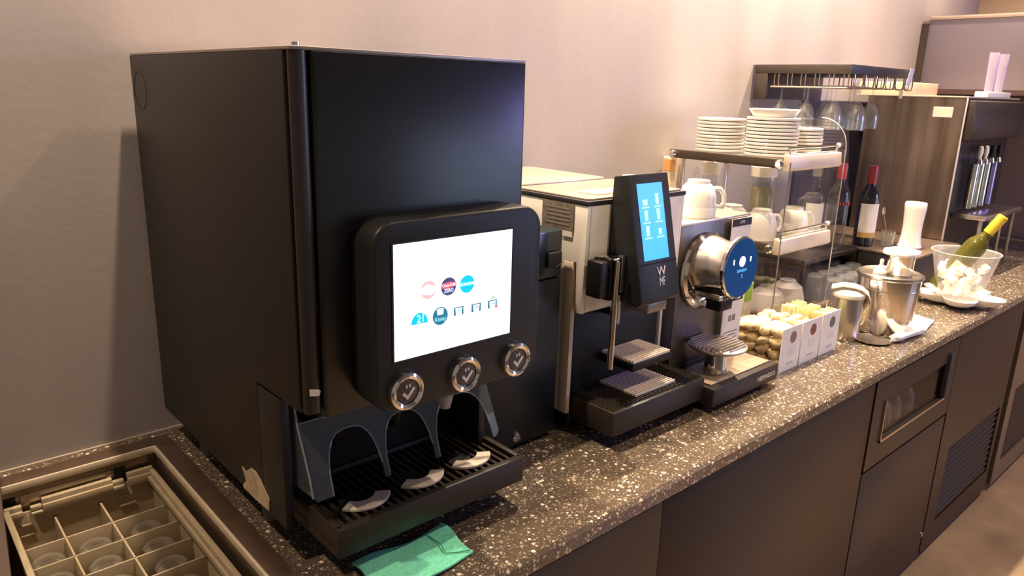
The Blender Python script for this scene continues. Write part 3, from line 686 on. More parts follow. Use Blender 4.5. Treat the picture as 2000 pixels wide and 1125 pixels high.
st = MB().lathe([(0, 0.0636), (0.032, 0.0636), (0.026, 0.07), (0.024, 0.108), (0.040, 0.118), (0.0, 0.118)], (cxn, -0.602, 0), 32).build('cup_stand', CHROME, C2)
MB().lathe([(0, 0.118), (0.062, 0.118), (0.070, 0.124), (0.070, 0.128), (0.064, 0.130), (0, 0.128)], (cxn, -0.602, 0), 40).build('stand_plate', STEELH, st)
for i in range(11):
    o_ = -0.055 + i * 0.011; L_ = math.sqrt(0.063 ** 2 - o_ ** 2)
    MB().box(cxn - L_, cxn + L_, -0.602 + o_ - 0.0022, -0.602 + o_ + 0.0022, 0.1302, 0.1335).build('slat', STEELH, st)
# tall leaflet on the machine front
lf = thing('leaflet', 'tall white price leaflet with black bands at the capsule machine front', 'leaflet', (1.616, -0.548, 0.0605))
MB().box(1.572, 1.658, -0.5525, -0.5505, 0.075, 0.411).build('sheet', PAPER, lf)
MB().box(1.572, 1.658, -0.5530, -0.5526, 0.392, 0.411).build('black_band', INKB, lf)
MB().box(1.572, 1.658, -0.5530, -0.5526, 0.200, 0.232).build('black_band', mat('band_plum', (0.035, 0.02, 0.035), 0.5, noise=0.1), lf)
m = MB(); m.text('CAFE', 0.010, (1.615, -0.5531, 0.4015)); m.build('band_lettering', LOGO, lf)
m = MB()
m.box(1.600, 1.612, -0.5530, -0.5526, 0.148, 0.164); m.box(1.617, 1.630, -0.5530, -0.5526, 0.148, 0.164)
for i in range(4): m.box(1.585, 1.645 - 0.006 * (i % 2), -0.5530, -0.5526, 0.118 - i * 0.009, 0.121 - i * 0.009)
m.box(1.595, 1.638, -0.5530, -0.5526, 0.082, 0.088)
m.build('small_print', INK, lf)

# ================================================================== cups
def cup(label, loc, group, rz=0.0, s=1.0, handle=True):
    t = thing('tea_cup', label, 'cup', loc, group)
    pr_ = [(0.041, 0.0), (0.044, 0.0), (0.0445, 0.02), (0.043, 0.05), (0.036, 0.070), (0.027, 0.078), (0.026, 0.085), (0.023, 0.085), (0.022, 0.080), (0.0, 0.080)]
    b = MB().lathe([(r * s, h * s) for r, h in pr_], loc, 32).build('bowl', CERAMIC, t)
    inn = MB()
    if handle:
        pth = [(0.042, 0.024), (0.056, 0.022), (0.064, 0.034), (0.062, 0.052), (0.052, 0.066), (0.037, 0.066)]
        inn.tube([(loc[0] + p * s, loc[1], loc[2] + q * s) for p, q in pth], 0.0055 * s, 8)
        inn.build('handle', CERAMIC, t)
    else: inn.bm.free()
    t.rotation_euler = (0, 0, rz)
    return t
cu = cup('white cup upside down on top of the capsule coffee machine, larger one', (1.50, -0.495, 0.4195), 'cups on the capsule machine', -0.75, 1.0)
MB().lathe([(0.040, 0.0), (0.046, 0.0), (0.0462, 0.022), (0.0455, 0.024)], (1.50, -0.495, 0.4193), 32).build('rim_band', CERAMIC, cu)
cup('white cup upside down at the rear of the capsule machine behind the blue screen', (1.455, -0.33, 0.4195), 'cups on the capsule machine', 0.6, 0.95)

# ================================================================== cup rack of glass and metal
RB = thing('wooden_riser', 'low brown wooden riser with metal rail under the glass cup rack', 'riser', (2.07, -0.24, 0))
MB().box(1.80, 2.345, -0.457, -0.04, 0.0, 0.035, 0.002).build('board', WOOD, RB)
MB().cyl((1.80, -0.466, 0.055), (2.345, -0.466, 0.055), 0.005).build('rail', mat('rail_steel', (0.75, 0.62, 0.48), 0.25, 1.0), RB)
for x in (1.81, 1.99, 2.16, 2.335): MB().box(x - 0.005, x + 0.005, -0.470, -0.4571, 0.008, 0.058, 0.001).build('rail_bracket', CHROME, RB)

G = thing('cup_rack', 'two-tier clear acrylic and metal cup rack behind the coffee machines', 'rack', (2.17, -0.24, 0.035))
def panel(x, zt, r):
    pts = [(-0.05, 0.036), (-0.455, 0.036)] + arc(-0.455 + r, zt - r, r, PI, PI / 2, 10) + [(-0.05, zt)]
    return MB().prism(pts, 'x', x, x + 0.004)
panel(2.000, 0.560, 0.035).build('side_panel', ACRYL, G)
panel(2.338, 0.640, 0.09).build('side_panel', ACRYL, G)
EDGE = mat('acrylic_edge_dark', (0.16, 0.15, 0.13), 0.2, noise=0.05)
MB().box(1.9995, 2.0045, -0.4565, -0.4548, 0.036, 0.52).build('panel_edge', EDGE, G)
MB().tube([(2.340, -0.4565, 0.036), (2.340, -0.4565, 0.55)] + [(2.340, p, q) for p, q in arc(-0.365, 0.55, 0.0905, PI, PI / 2, 8)], 0.0016, 6).build('panel_edge', mat('edge_light', (0.7, 0.66, 0.62), 0.2, 0.5, noise=0.03), G)
SHM = mat('shelf_dark_metal', (0.05, 0.035, 0.025), 0.35, noise=0.1)
for z, nm in ((0.515, 'top'), (0.268, 'middle')):
    MB().box(2.0045, 2.3375, -0.425, -0.055, z - 0.008, z + 0.006, 0.001).build('shelf', thin_glass('shelf_glass', tint=(0.92, 0.91, 0.88), milk=0.08, milk_col=(0.6, 0.54, 0.46)), G)
    MB().box(1.988, 1.9995, -0.435, -0.045, z - 0.014, z + 0.013, 0.004).build('end_bar', SHM, G)
    MB().prism([(-0.4475, z - 0.022), (-0.4535, z - 0.015), (-0.449, z + 0.022), (-0.428, z + 0.027), (-0.428, z - 0.022)], 'x', 2.012, 2.330, 0.002).build('label_bar', mat('label_bar_cream', (0.72, 0.62, 0.5), 0.35, noise=0.05), G)
    MB().cyl((2.02, -0.436, z + 0.043), (2.325, -0.436, z + 0.043), 0.0035).build('rail', CHROME, G)
    for x in (2.03, 2.32):
        MB().cyl((x, -0.436, z + 0.026), (x, -0.436, z + 0.040), 0.003).build('rail_post', CHROME, G)
    MB().sph((2.329, -0.436, z + 0.043), 0.008).build('rail_knob', CERAMIC, G)
    for y in (-0.430, -0.062):
        m = MB(); m.lathe([(0, 0), (0.013, 0), (0.013, 0.006), (0.008, 0.010), (0, 0.010)], (1.988, y, z - 0.002), 20, 'x'); m.build('stud', CHROME, G)
for y, x in ((-0.245, 2.0055), (-0.07, 2.03)): MB().box(x, x + 0.008, y - 0.006, y + 0.006, 0.036, 0.506, 0.001).build('post', STEEL, G)

# saucers on the top shelf
def saucer_mesh(r, name, label, loc, group):
    s_ = MB().lathe([(0, 0.004), (r * 0.5, 0.0045), (r * 0.95, 0.0125), (r * 0.985, 0.0130), (r, 0.0115), (r * 0.99, 0.0062), (r * 0.93, 0.0050), (r * 0.52, 0.0), (0, 0.0)], (0, 0, 0), 36).build(name, CERAMIC)
    s_.location = loc
    return tag(s_, label, 'saucer', group)
sd = None
for (x, y, r, n, lab, grp) in ((2.115, -0.145, 0.076, 10, 'white saucer, %s from the bottom of the stack nearest the wall', 'saucers, stack nearest the wall'),
                               (2.115, -0.325, 0.078, 11, 'white saucer, %s from the bottom of the middle stack under the dish', 'saucers, middle stack'),
                               (2.262, -0.340, 0.068, 8, 'white saucer, %s from the bottom of the far stack behind curved acrylic', 'saucers, far stack')):
    for i in range(n):
        loc = (x + random.uniform(-.0012, .0012), y + random.uniform(-.0012, .0012), 0.5212 + i * 0.0105)
        if i == 0: p0 = saucer_mesh(r, 'saucer', lab % ORD[i], loc, grp)
        else: dup(p0, loc, lab % ORD[i])
bw = MB().lathe([(0.0, 0.004), (0.055, 0.006), (0.071, 0.024), (0.073, 0.026), (0.0745, 0.024), (0.060, 0.002), (0.04, 0.0), (0, 0.0)], (0, 0, 0), 40).build('dish', CERAMIC)
bw.location = (2.115, -0.325, 0.5212 + 11 * 0.0105 + 0.0012); tag(bw, 'shallow white dish on top of the middle saucer stack', 'dish')

# cups on the middle shelf
for i, (x, y, rz, lab) in enumerate(((2.075, -0.245, 0.4, 'white upturned cup behind the front one on the middle shelf'),
                                     (2.075, -0.345, -0.5, 'white upturned cup at the front near corner of the middle shelf'),
                                     (2.215, -0.375, -0.6, 'white upturned cup with handle behind the acrylic panel, front far corner'))):
    cup(lab, (x, y, 0.2745), 'cups on the middle shelf', rz, 1.08)

# jars and carafe at the back of the middle shelf
def jar(name, label, cat, x, y, z, r, h, fill, fillcol, lidh, lidm):
    t = thing(name, label, cat, (x, y, z))
    MB().lathe([(0, 0), (r * .95, 0), (r, 0.004), (r, h), (r - .002, h), (r - .002, 0.004), (0, 0.004)], (x, y, z), 28).build('body', GLASS, t)
    if fill: MB().lathe([(0, 0.0045), (r - .003, 0.0045), (r - .003, fill), (0, fill)], (x, y, z), 28).build('contents', mat('fill_' + name + label[:6], fillcol, 0.5, noise=0.2, nscale=40), t)
    if lidh: MB().lathe([(0, h + .0005), (r + .002, h + .0005), (r + .002, h + lidh - .003), (r - .002, h + lidh), (0, h + lidh)], (x, y, z), 28).build('lid', lidm, t)
    return t
jar('storage_jar', 'clear jar with yellow-green filling and white lid on the middle shelf', 'jar', 2.255, -0.235, 0.2745, 0.041, 0.170, 0.135, (0.42, 0.36, 0.10), 0.035, CERAMIC)
jar('storage_jar', 'slim clear jar with white lid near the wall on the middle shelf', 'jar', 2.170, -0.085, 0.2745, 0.026, 0.165, 0.06, (0.35, 0.33, 0.3), 0.045, CERAMIC)
t = thing('carafe', 'rounded clear glass carafe behind the white cup on the capsule machine', 'carafe', (2.085, -0.088, 0.2745))
MB().lathe([(0, 0), (0.030, 0), (0.040, 0.02), (0.041, 0.06), (0.034, 0.10), (0.016, 0.135), (0.012, 0.165), (0.016, 0.175)], (2.085, -0.088, 0.2745), 28).build('body', GLASS, t)
MB().sph((2.085, -0.088, 0.46), 0.012).build('stopper', GLASS, t)
t = thing('snack_box', 'small orange and cream carton at the back of the glass rack', 'carton', (2.05, -0.10, 0.035))
MB().box(2.015, 2.045, -0.175, -0.105, 0.2745, 0.485, 0.002).build('carton', mat('carton_cream', (0.68, 0.56, 0.40), 0.6, noise=0.05), t)
t.location = (2.03, -0.03, 0.2745)
for ch in list(t.children): bpy.data.objects.remove(ch)
MB().box(2.008, 2.034, -0.060, -0.008, 0.2745, 0.500, 0.002).build('carton', mat('carton_cream', (0.68, 0.56, 0.40), 0.6, noise=0.05), t)
MB().box(2.0068, 2.0079, -0.058, -0.010, 0.455, 0.492).build('orange_label', mat('label_orange', (0.75, 0.36, 0.12), 0.5, noise=0.15, nscale=50), t)

# items on the wooden riser
def tea_box(label, x, y, w_, d_, h_, body, top):
    t = thing('tea_box', label, 'box', (x, y, 0.0352))
    MB().box(x - w_ / 2, x + w_ / 2, y - d_ / 2, y + d_ / 2, 0.0352, 0.0352 + h_, 0.002).build('holder', body, t)
    MB().box(x - w_ / 2 + .005, x + w_ / 2 - .005, y - d_ / 2 - .0008, y - d_ / 2 - .0001, 0.0352 + h_ * .55, 0.0352 + h_ * .96).build('front_label', top, t)
    MB().box(x - w_ / 2 - .0008, x - w_ / 2 - .0001, y - d_ / 2 + .005, y + d_ / 2 - .005, 0.0352 + h_ * .45, 0.0352 + h_ * .96).build('side_label', top, t)
tea_box('white tea bag holder with bright green packets on the wooden riser', 1.958, -0.370, 0.05, 0.055, 0.125, mat('teabox_pale', (0.70, 0.72, 0.55), 0.5, noise=0.1), mat('tea_green', (0.30, 0.55, 0.04), 0.5, noise=0.25, nscale=50))
tea_box('cream tea bag holder left of the green one on the wooden riser', 1.885, -0.37, 0.04, 0.05, 0.11, mat('teabox_cream', (0.72, 0.62, 0.42), 0.5, noise=0.1), mat('tea_yellow', (0.65, 0.50, 0.16), 0.5, noise=0.2, nscale=50))
bl = MB().lathe([(0.054, 0.0), (0.058, 0.0), (0.057, 0.025), (0.047, 0.062), (0.026, 0.078), (0.025, 0.084), (0.0, 0.084)], (0, 0, 0), 36).build('bowl', mat('bowl_grey_white', (0.62, 0.59, 0.60), 0.35, noise=0.03))
bl.location = (2.13, -0.365, 0.0354); tag(bl, 'large pale bowl upside down on the wooden riser', 'bowl')
bl2 = dup(bl, (2.262, -0.362, 0.0354), 'pale upturned bowl at the far end of the wooden riser')

# ================================================================== acrylic boxes with snacks
COOK = spotted('cookie_pack', (0.92, 0.76, 0.46), (0.50, 0.30, 0.12), 40, 0.60)
ORNG = spotted('caramel_pack', (0.80, 0.50, 0.28), (0.88, 0.68, 0.46), 26, 0.60)
GRNP = spotted('lemon_pack', (0.62, 0.60, 0.24), (0.85, 0.82, 0.62), 22, 0.55)
def lump(name, mt, r, sc):
    m = MB(); m.sph((0, 0, 0), r, sc, 14, 9)
    for v in m.bm.verts:
        n_ = math.sin(v.co.x * 310 + 1) * math.sin(v.co.y * 270) * math.cos(v.co.z * 330)
        v.co *= 1 + 0.16 * n_
    return m.build(name, mt, ang=80)
boxes = ((1.733, 1.836, 'cookie', 'clear acrylic snack box full of beige cookies, beside the capsule machine', (0.30, 0.17, 0.13)),
         (1.840, 1.948, 'caramel', 'middle one of the three acrylic snack boxes, with a red-brown disc on its card', (0.28, 0.07, 0.05)),
         (1.952, 2.060, 'lemon', 'acrylic snack box beside the steel milk jug, with a grey disc on its card', (0.16, 0.15, 0.14)))
for bi, (x0, x1, kind_, lab, dc) in enumerate(boxes):
    t = thing('snack_box', lab, 'box', ((x0 + x1) / 2, -0.55, 0))
    m = MB(); m.box(x0, x1, -0.632, -0.478, 0.0, 0.003); m.build('bottom', ACRYL, t)
    for nm, a in (('left_wall', (x0, x0 + .002, -0.632, -0.478)), ('right_wall', (x1 - .002, x1, -0.632, -0.478)), ('back_wall', (x0 + .002, x1 - .002, -0.480, -0.478)), ('front_wall', (x0 + .002, x1 - .002, -0.632, -0.630))):
        MB().box(a[0], a[1], a[2], a[3], 0.003, 0.112).build(nm, ACRYL, t)
    cardp = MB().box(x0 + .001, x1 - .001, -0.6345, -0.6325, 0.0, 0.120).build('front_card', PAPER, t)
    xc = (x0 + x1) / 2
    m = MB(); m.lathe([(0, 0), (0.0165, 0), (0.0165, 0.0005), (0, 0.0005)], (xc + .008, -0.6346, 0.090), 28, 'y'); m.build('round_picture', mat('disc_%d' % bi, dc, 0.5, noise=0.4, nscale=90), cardp)
    m = MB()
    for i in range(4): m.box(xc - 0.016 + (i % 2) * .004, xc + 0.028 - (i % 2) * .006, -0.6350, -0.6346, 0.060 - i * 0.006, 0.0615 - i * 0.006)
    m.box(xc - 0.014, xc + 0.022, -0.6350, -0.6346, 0.016, 0.022); m.build('card_print', mat('print_pale', (0.55, 0.52, 0.50), 0.7, noise=0.05), cardp)
def fill_box(x0, x1, mk, cat, label, group, n, zmax, rr, zlay):
    done = 0; proto = None
    for zl in zlay:
        for iy in range(4):
            for ix in range(3):
                if done >= n: return
                x = x0 + 0.0235 + ix * ((x1 - x0) - 0.047) / 2 + random.uniform(-.001, .001); y = -0.6065 + iy * 0.0345 + random.uniform(-.001, .001)
                z = zl + random.uniform(-.004, .005)
                if proto is None:
                    proto = mk(); o = proto; tag(o, label, cat, group); o.location = (x, y, z)
                else: o = dup(proto, (x, y, z))
                o.scale = [random.uniform(.86, 1.12) for _ in range(3)]
                o.rotation_euler = (random.uniform(-.6, .6), random.uniform(-.6, .6), random.uniform(0, 6.28))
                done += 1
fill_box(1.735, 1.834, lambda: lump('cookie', COOK, 0.0215, (1.0, 0.95, 0.62)), 'cookie', 'beige dark-spotted cookie heaped in the acrylic box beside the capsule machine', 'cookies in the first acrylic box', 48, 0.13, 0.02, (0.018, 0.046, 0.074, 0.102))
fill_box(1.842, 1.946, lambda: lump('wrapped_sweet', ORNG, 0.0185, (1.0, 0.8, 0.6)), 'sweet', 'orange-brown wrapped sweet heaped in the middle acrylic box', 'sweets in the middle acrylic box', 36, 0.13, 0.02, (0.022, 0.062, 0.100))
proto = None
for ix in range(4):
    for iy in range(3):
        x = 1.972 + ix * 0.0225; y = -0.61 + iy * 0.045; slab = 'yellow-green sachet in the box beside the steel jug, %s column, %s row from front' % (ORD[ix], ORD[iy])
        if proto is None:
            proto = MB().prism(rrect(-0.017, 0.017, 0.0, 0.115, 0.004, 3), 'y', -0.004, 0.004, 0.001).build('sachet', GRNP); o = tag(proto, slab, 'sachet', 'sachets in the third acrylic box')
        else: o = copy_tree(proto); o['label'] = slab
        o.location = (x, y, 0.0045); o.rotation_euler = (random.uniform(-.12, .12), 0, 1.57 + random.uniform(-.1, .1))

# ================================================================== steel jug, urn, napkins
J = thing('milk_jug', 'small steel milk jug with white plastic lid beside the snack boxes', 'jug', (2.175, -0.602, 0))
MB().lathe([(0, 0.0), (0.042, 0.0), (0.044, 0.004), (0.043, 0.07), (0.041, 0.128), (0.039, 0.130), (0.0, 0.130)], (2.175, -0.602, 0), 36).build('body', STEEL, J)
MB().lathe([(0, 0.1305), (0.0445, 0.1305), (0.046, 0.134), (0.045, 0.142), (0.030, 0.152), (0, 0.156)], (2.175, -0.602, 0), 36).build('lid', CERAMIC, J)
dv = Vector((0.38, -0.92, 0)).normalized(); pv = Vector((0.92, 0.38, 0))
def jp(a, z): return Vector((2.175, -0.602, 0)) + dv * a + Vector((0, 0, z))
pth = [(-0.050, 0.152), (-0.02, 0.162), (0.01, 0.162), (0.035, 0.156), (0.052, 0.142), (0.060, 0.124), (0.062, 0.108)]
m = MB(); pp = []
for a, z in pth: pp.append(jp(a, z))
for i in range(len(pp) - 1):
    w0 = 0.026 - 0.012 * max(0, i - 2) / 4; w1 = 0.026 - 0.012 * max(0, i - 1) / 4
    m.poly([pp[i] - pv * w0, pp[i] + pv * w0, pp[i + 1] + pv * w1, pp[i + 1] - pv * w1], (0, 0, 0.004))
m.build('lid_lever', CERAMIC, J)

U = thing('ice_bucket', 'large polished steel ice container with a flat lid beside the napkins', 'container', (2.335, -0.645, 0.004))
MIRROR = mat('polished_steel', (0.88, 0.84, 0.78), 0.13, 1.0, noise=0.06, nscale=14, stretch=(14, 14, 0.5))
ux_, uy_ = 2.345, -0.645
MB().lathe([(0, 0.004), (0.078, 0.004), (0.081, 0.008), (0.090, 0.168), (0.0905, 0.176), (0, 0.176)], (ux_, uy_, 0), 56).build('body', MIRROR, U)
MB().lathe([(0, 0.1765), (0.092, 0.1765), (0.0945, 0.180), (0.0945, 0.187), (0.088, 0.190), (0.080, 0.186), (0, 0.186)], (ux_, uy_, 0), 56).build('lid', STEEL, U)
MB().lathe([(0.0822, 0.142), (0.0900, 0.1415), (0.0905, 0.145), (0.0824, 0.1455)], (ux_, uy_, 0), 56).build('band', STEEL, U)
fin = MB().lathe([(0, 0.0), (0.020, 0.0), (0.020, 0.006), (0.010, 0.018), (0.005, 0.030), (0.0065, 0.038), (0.004, 0.044), (0, 0.045)], (0, 0, 0), 20).build('funnel', CERAMIC)
fin.location = (ux_ - 0.004 - 0.03, uy_ + 0.018, 0.1865); tag(fin, 'small white pointed funnel on the lid of the steel container', 'funnel')
fin.location = (2.320, -0.625, 0.1865)
sc_ = MB().lathe([(0, 0), (0.034, 0), (0.0365, 0.004), (0.0375, 0.06), (0.0385, 0.062), (0.0365, 0.062), (0.0355, 0.006), (0, 0.005)], (0, 0, 0), 32).build('steel_cup', MIRROR)
sc_.location = (2.352, -0.668, 0.1865); tag(sc_, 'small polished steel cup standing on the lid of the steel container', 'cup')
np_ = MB(); np_.prism([(-0.058, -0.025), (-0.02, -0.052), (0.03, -0.055), (0.068, -0.02), (0.062, 0.02), (0.02, 0.048), (-0.03, 0.046), (-0.062, 0.012)], 'z', 0, 0.011, 0.004)
np_ = np_.build('folded_napkin', NAPKIN); np_.location = (2.352, -0.662, 0.2488); np_.rotation_euler = (0, 0, 0.3); tag(np_, 'folded white napkin lying on the small steel cup', 'napkin')
# saucer and napkins at the foot of the container
sau = MB().lathe([(0, 0.002), (0.06, 0.003), (0.084, 0.009), (0.085, 0.0105), (0.06, 0.0), (0, 0.0)], (0, 0, 0), 40).build('steel_saucer', STEELH)
sau.location = (2.215, -0.672, 0.0); sau.scale = (0.62, 0.62, 0.7); tag(sau, 'small round steel saucer under the napkin beside the steel jug', 'saucer')
def napkin(label, pts, z, hh):
    m = MB(); lay = 3
    for i in range(lay):
        q = [(p[0] + random.uniform(-.006, .006), p[1] + random.uniform(-.005, .005)) for p in pts]
        m.prism(q, 'z', z + i * hh / lay, z + (i + .8) * hh / lay)
    o = m.build('paper_napkin', NAPKIN, None, (pts[0][0], pts[0][1], z)); tag(o, label, 'napkin', 'napkins on the worktop')
napkin('crumpled white paper napkin right in front of the steel container', [(2.230, -0.716), (2.262, -0.737), (2.41, -0.748), (2.437, -0.70), (2.40, -0.738)][0:4], 0.0082, 0.014)
napkin('folded white paper napkin between steel container and wine cooler', [(2.445, -0.628), (2.455, -0.738), (2.575, -0.716), (2.60, -0.632)], 0.0, 0.010)

# ================================================================== wine cooler with bottle
ICE = mat('ice_white', (0.97, 0.95, 0.88), 0.3, noise=0.06, nscale=40, bump=0.4)
bx, by = 2.90, -0.682
nf = MB()
def petal(a, r, h): return 1.0
nf.lathe([(0.0, 0.004), (0.055, 0.004), (0.09, 0.010), (0.118, 0.022), (0.135, 0.036), (0.137, 0.040), (0.115, 0.030), (0.085, 0.024), (0.0, 0.020)], (0, 0, 0), 80, rfun=lambda a, r, h: 1.0 if r < 0.08 else 0.62 + 0.46 * abs(math.cos(2.5 * (a + 0.25))) ** 0.8)
nf = nf.build('flower_napkin', NAPKIN); nf.location = (bx, by, 0.0); tag(nf, 'white napkin folded like a flower under the clear wine cooler', 'napkin')
Wc = thing('wine_cooler', 'clear acrylic wine cooler filled with ice on the folded white napkin', 'wine cooler', (bx, by, 0.026))
MB().lathe([(0, 0.026), (0.066, 0.026), (0.070, 0.032), (0.084, 0.095), (0.106, 0.192), (0.109, 0.194), (0.1105, 0.191), (0.089, 0.095), (0.074, 0.030)][0:7], (bx, by, 0), 48).build('bucket', MILKY, Wc)
MB().lathe([(0.1055, 0.190), (0.108, 0.194), (0.1105, 0.192), (0.108, 0.187)], (bx, by, 0), 48).build('rim', ACRYLE, Wc)
ic = MB()
for i in range(64):
    z = 0.045 + 0.095 * (i / 64.0); rmx = 0.048 + (z - 0.045) * 0.30; a = random.uniform(0, 6.28); r = rmx * math.sqrt(random.random())
    c_ = Vector((bx + r * math.cos(a), by + r * math.sin(a), z)); s_ = random.uniform(0.011, 0.015)
    ic.T = Matrix.Translation(c_) @ Matrix.Rotation(random.uniform(0, 3), 4, Vector((random.random() + .1, random.random(), random.random())).normalized())
    ic.box(-s_, s_, -s_, s_, -s_, s_, 0.003)
ic.build('ice_cubes', ICE, Wc, kind='stuff')
def bottle(name, label, loc, rot, glass, h=0.305, r=0.037, cap_m=None, cap_len=0.06, label_m=None, label_z=(0.06, 0.15), shoulder=(0.185, 0.235), neck=0.0145, extra=None, label_back=True):
    t = thing(name, label, 'bottle', (0, 0, 0))
    z1, z2 = shoulder
    MB().lathe([(0, 0.012), (0.02, 0.004), (r * .86, 0.0), (r, 0.006), (r, z1), (r * .92, z1 + .015), (r * .62, z1 + .035), (neck + .002, z2), (neck, z2 + .01), (neck, h - .012), (neck + .0018, h - .011), (neck + .0018, h - .002), (0, h - .001)], (0, 0, 0), 32).build('glass_body', glass, t)
    if cap_m: MB().lathe([(neck + .0006, h - cap_len), (neck + .0024, h - cap_len), (neck + .0028, h - .003), (neck + .001, h + .001), (0, h + .001)], (0, 0, 0), 28).build('capsule', cap_m, t)
    if label_m:
        MB().lathe([(r + .0005, label_z[0]), (r + .0010, label_z[0]), (r + .0010, label_z[1]), (r + .0005, label_z[1])], (0, 0, 0), 24, a0=math.radians(150), a1=math.radians(330)).build('paper_label', label_m, t)
    if extra: extra(t)
    t.location = loc; t.rotation_euler = rot
    return t
GREENG = mat('olive_glass', (0.09, 0.085, 0.012), 0.06, coat=0.5, noise=0.1)
WINEG = mat('dark_wine_glass', (0.010, 0.010, 0.016), 0.06, coat=0.6, noise=0.1)
YEL = mat('yellow_foil', (0.75, 0.55, 0.05), 0.35, noise=0.08)
ax = (Vector((2.928, -0.785, 0.322)) - Vector((2.886, -0.630, 0.035))).normalized()
q = ax.to_track_quat('Z', 'Y')
b_ = bottle('wine_bottle', 'white wine bottle with yellow capsule leaning in the ice of the wine cooler', (2.882, -0.618, 0.052), (0, 0, 0), GREENG, 0.315, 0.036, YEL, 0.07, mat('label_yellowish', (0.85, 0.78, 0.55), 0.6, noise=0.1), (0.05, 0.12))
b_.rotation_mode = 'QUATERNION'; b_.rotation_quaternion = q

# ================================================================== risers at the back with bottles
S1 = thing('bottle_shelf', 'low black shelf on legs against the wall, carrying the clear spirit bottles', 'shelf', (2.63, -0.18, 0))
MB().box(2.42, 2.835, -0.335, -0.03, 0.137, 0.155, 0.002).build('board', RISER, S1)
for x in (2.428, 2.827):
    for y in (-0.327, -0.040): MB().box(x - .006, x + .006, y - .006, y + .006, 0.0, 0.1368).build('leg', RISER, S1)
S2 = thing('display_plinth', 'black plinth with brown top carrying the red wine bottle and white cups', 'plinth', (3.07, -0.29, 0))
MB().box(2.848, 3.285, -0.540, -0.03, 0.0, 0.143, 0.002).build('base', RISER, S2)
MB().box(2.842, 3.288, -0.546, -0.03, 0.1432, 0.151, 0.0015).build('top', mat('plinth_top', (0.12, 0.085, 0.065), 0.3, noise=0.15, nscale=25), S2)
REDC = mat('red_foil', (0.30, 0.03, 0.04), 0.35, noise=0.1)
bottle('wine_bottle', 'dark red wine bottle with white label and red capsule on the plinth', (2.908, -0.318, 0.1512), (0, 0, 0.25), WINEG, 0.305, 0.0372, REDC, 0.065, PAPER, (0.055, 0.165), extra=lambda t: MB().lathe([(0.0379, 0.035), (0.0384, 0.035), (0.0384, 0.055), (0.0379, 0.055)], (0, 0, 0), 20, a0=math.radians(150), a1=math.radians(330)).build('gold_label', mat('label_gold', (0.55, 0.34, 0.10), 0.5, noise=0.1), t))
CLR = thin_glass('spirit_glass', tint=(0.80, 0.80, 0.84), ior=1.6)
bottle('spirit_bottle', 'clear spirit bottle with tall white label behind the cup rack', (2.695, -0.205, 0.1552), (0, 0, 0.2), CLR, 0.298, 0.036, mat('grey_cap', (0.30, 0.28, 0.28), 0.4, noise=0.1), 0.035, PAPER, (0.02, 0.165), (0.175, 0.225))
def redtxt(t):
    m = MB()
    for i in range(5):
        a = math.radians(205 + i * 16); o_ = Vector((0.0400 * math.cos(a), 0.0400 * math.sin(a), 0.195 - 0.022))
        m.box(o_.x - .004, o_.x + .004, o_.y - .0006, o_.y + .0006, o_.z - .006, o_.z + .006)
    m.build('red_lettering', mat('red_print', (0.55, 0.05, 0.06), 0.5, noise=0.1), t)
bottle('spirit_bottle', 'clear spirit bottle with red cap and red lettering left of the wine bottle', (2.722, -0.284, 0.1552), (0, 0, 0.2), CLR, 0.315, 0.0385, mat('red_cap', (0.45, 0.05, 0.06), 0.4, noise=0.1), 0.055, None, shoulder=(0.20, 0.245), extra=redtxt)
# white cups stack, stirrer glass
wc = thing('cup_stack', 'tall stack of white paper cups on the plinth beside the steel dispenser', 'paper cups', (3.02, -0.45, 0.1512))
m = MB().lathe([(0, 0.0), (0.040, 0.0), (0.0415, 0.004), (0.0400, 0.010), (0.0345, 0.05), (0.0340, 0.09), (0.0380, 0.150), (0.039, 0.168), (0.0365, 0.175), (0.0, 0.176)], (3.02, -0.45, 0.1512), 36); m.build('cups', CERAMIC, wc)
MB().lathe([(0.0405, 0.004), (0.043, 0.004), (0.043, 0.008), (0.0405, 0.008)], (3.02, -0.45, 0.1512), 36).build('rim', CERAMIC, wc)
sg = thing('stirrer_glass', 'small glass with a metal stirring spoon between wine bottle and white cups', 'glass', (2.97, -0.385, 0.1512))
MB().lathe([(0, 0.0), (0.022, 0.0), (0.026, 0.06), (0.0245, 0.06), (0.021, 0.004), (0, 0.004)], (2.97, -0.385, 0.1512), 24).build('tumbler', GLASS, sg)
MB().tube([(2.972, -0.392, 0.157), (2.966, -0.375, 0.22), (2.962, -0.362, 0.27)], 0.0016, 6).build('spoon_stem', STEEL, sg)
MB().sph((2.961, -0.358, 0.285), 0.008, (0.5, 1, 1.9)).build('spoon_bowl', STEEL, sg)
# clear tumblers upside down on the worktop behind the snack boxes
tp = None
nm = 0
for iy in range(5):
    for ix in range(5):
        x = 2.472 + ix * 0.074; y = -0.425 + iy * 0.070
        if iy == 2: y += 0.008
        tlab = 'upturned clear tumbler by the bottle shelf, %s row from front, %s from left' % (ORD[iy], ORD[ix])
        loc = (x + random.uniform(-.003, .003), y + random.uniform(-.003, .003), 0.0)
        if tp is None:
            tp = MB().lathe([(0.031, 0.0), (0.033, 0.0), (0.0285, 0.100), (0.025, 0.104), (0, 0.104), (0, 0.096), (0.025, 0.094), (0.031, 0.0)], (0, 0, 0), 16).build('tumbler', GLASS); tp.location = loc
            tag(tp, tlab, 'glass', 'tumblers behind the snack boxes')
        else: dup(tp, loc, tlab)

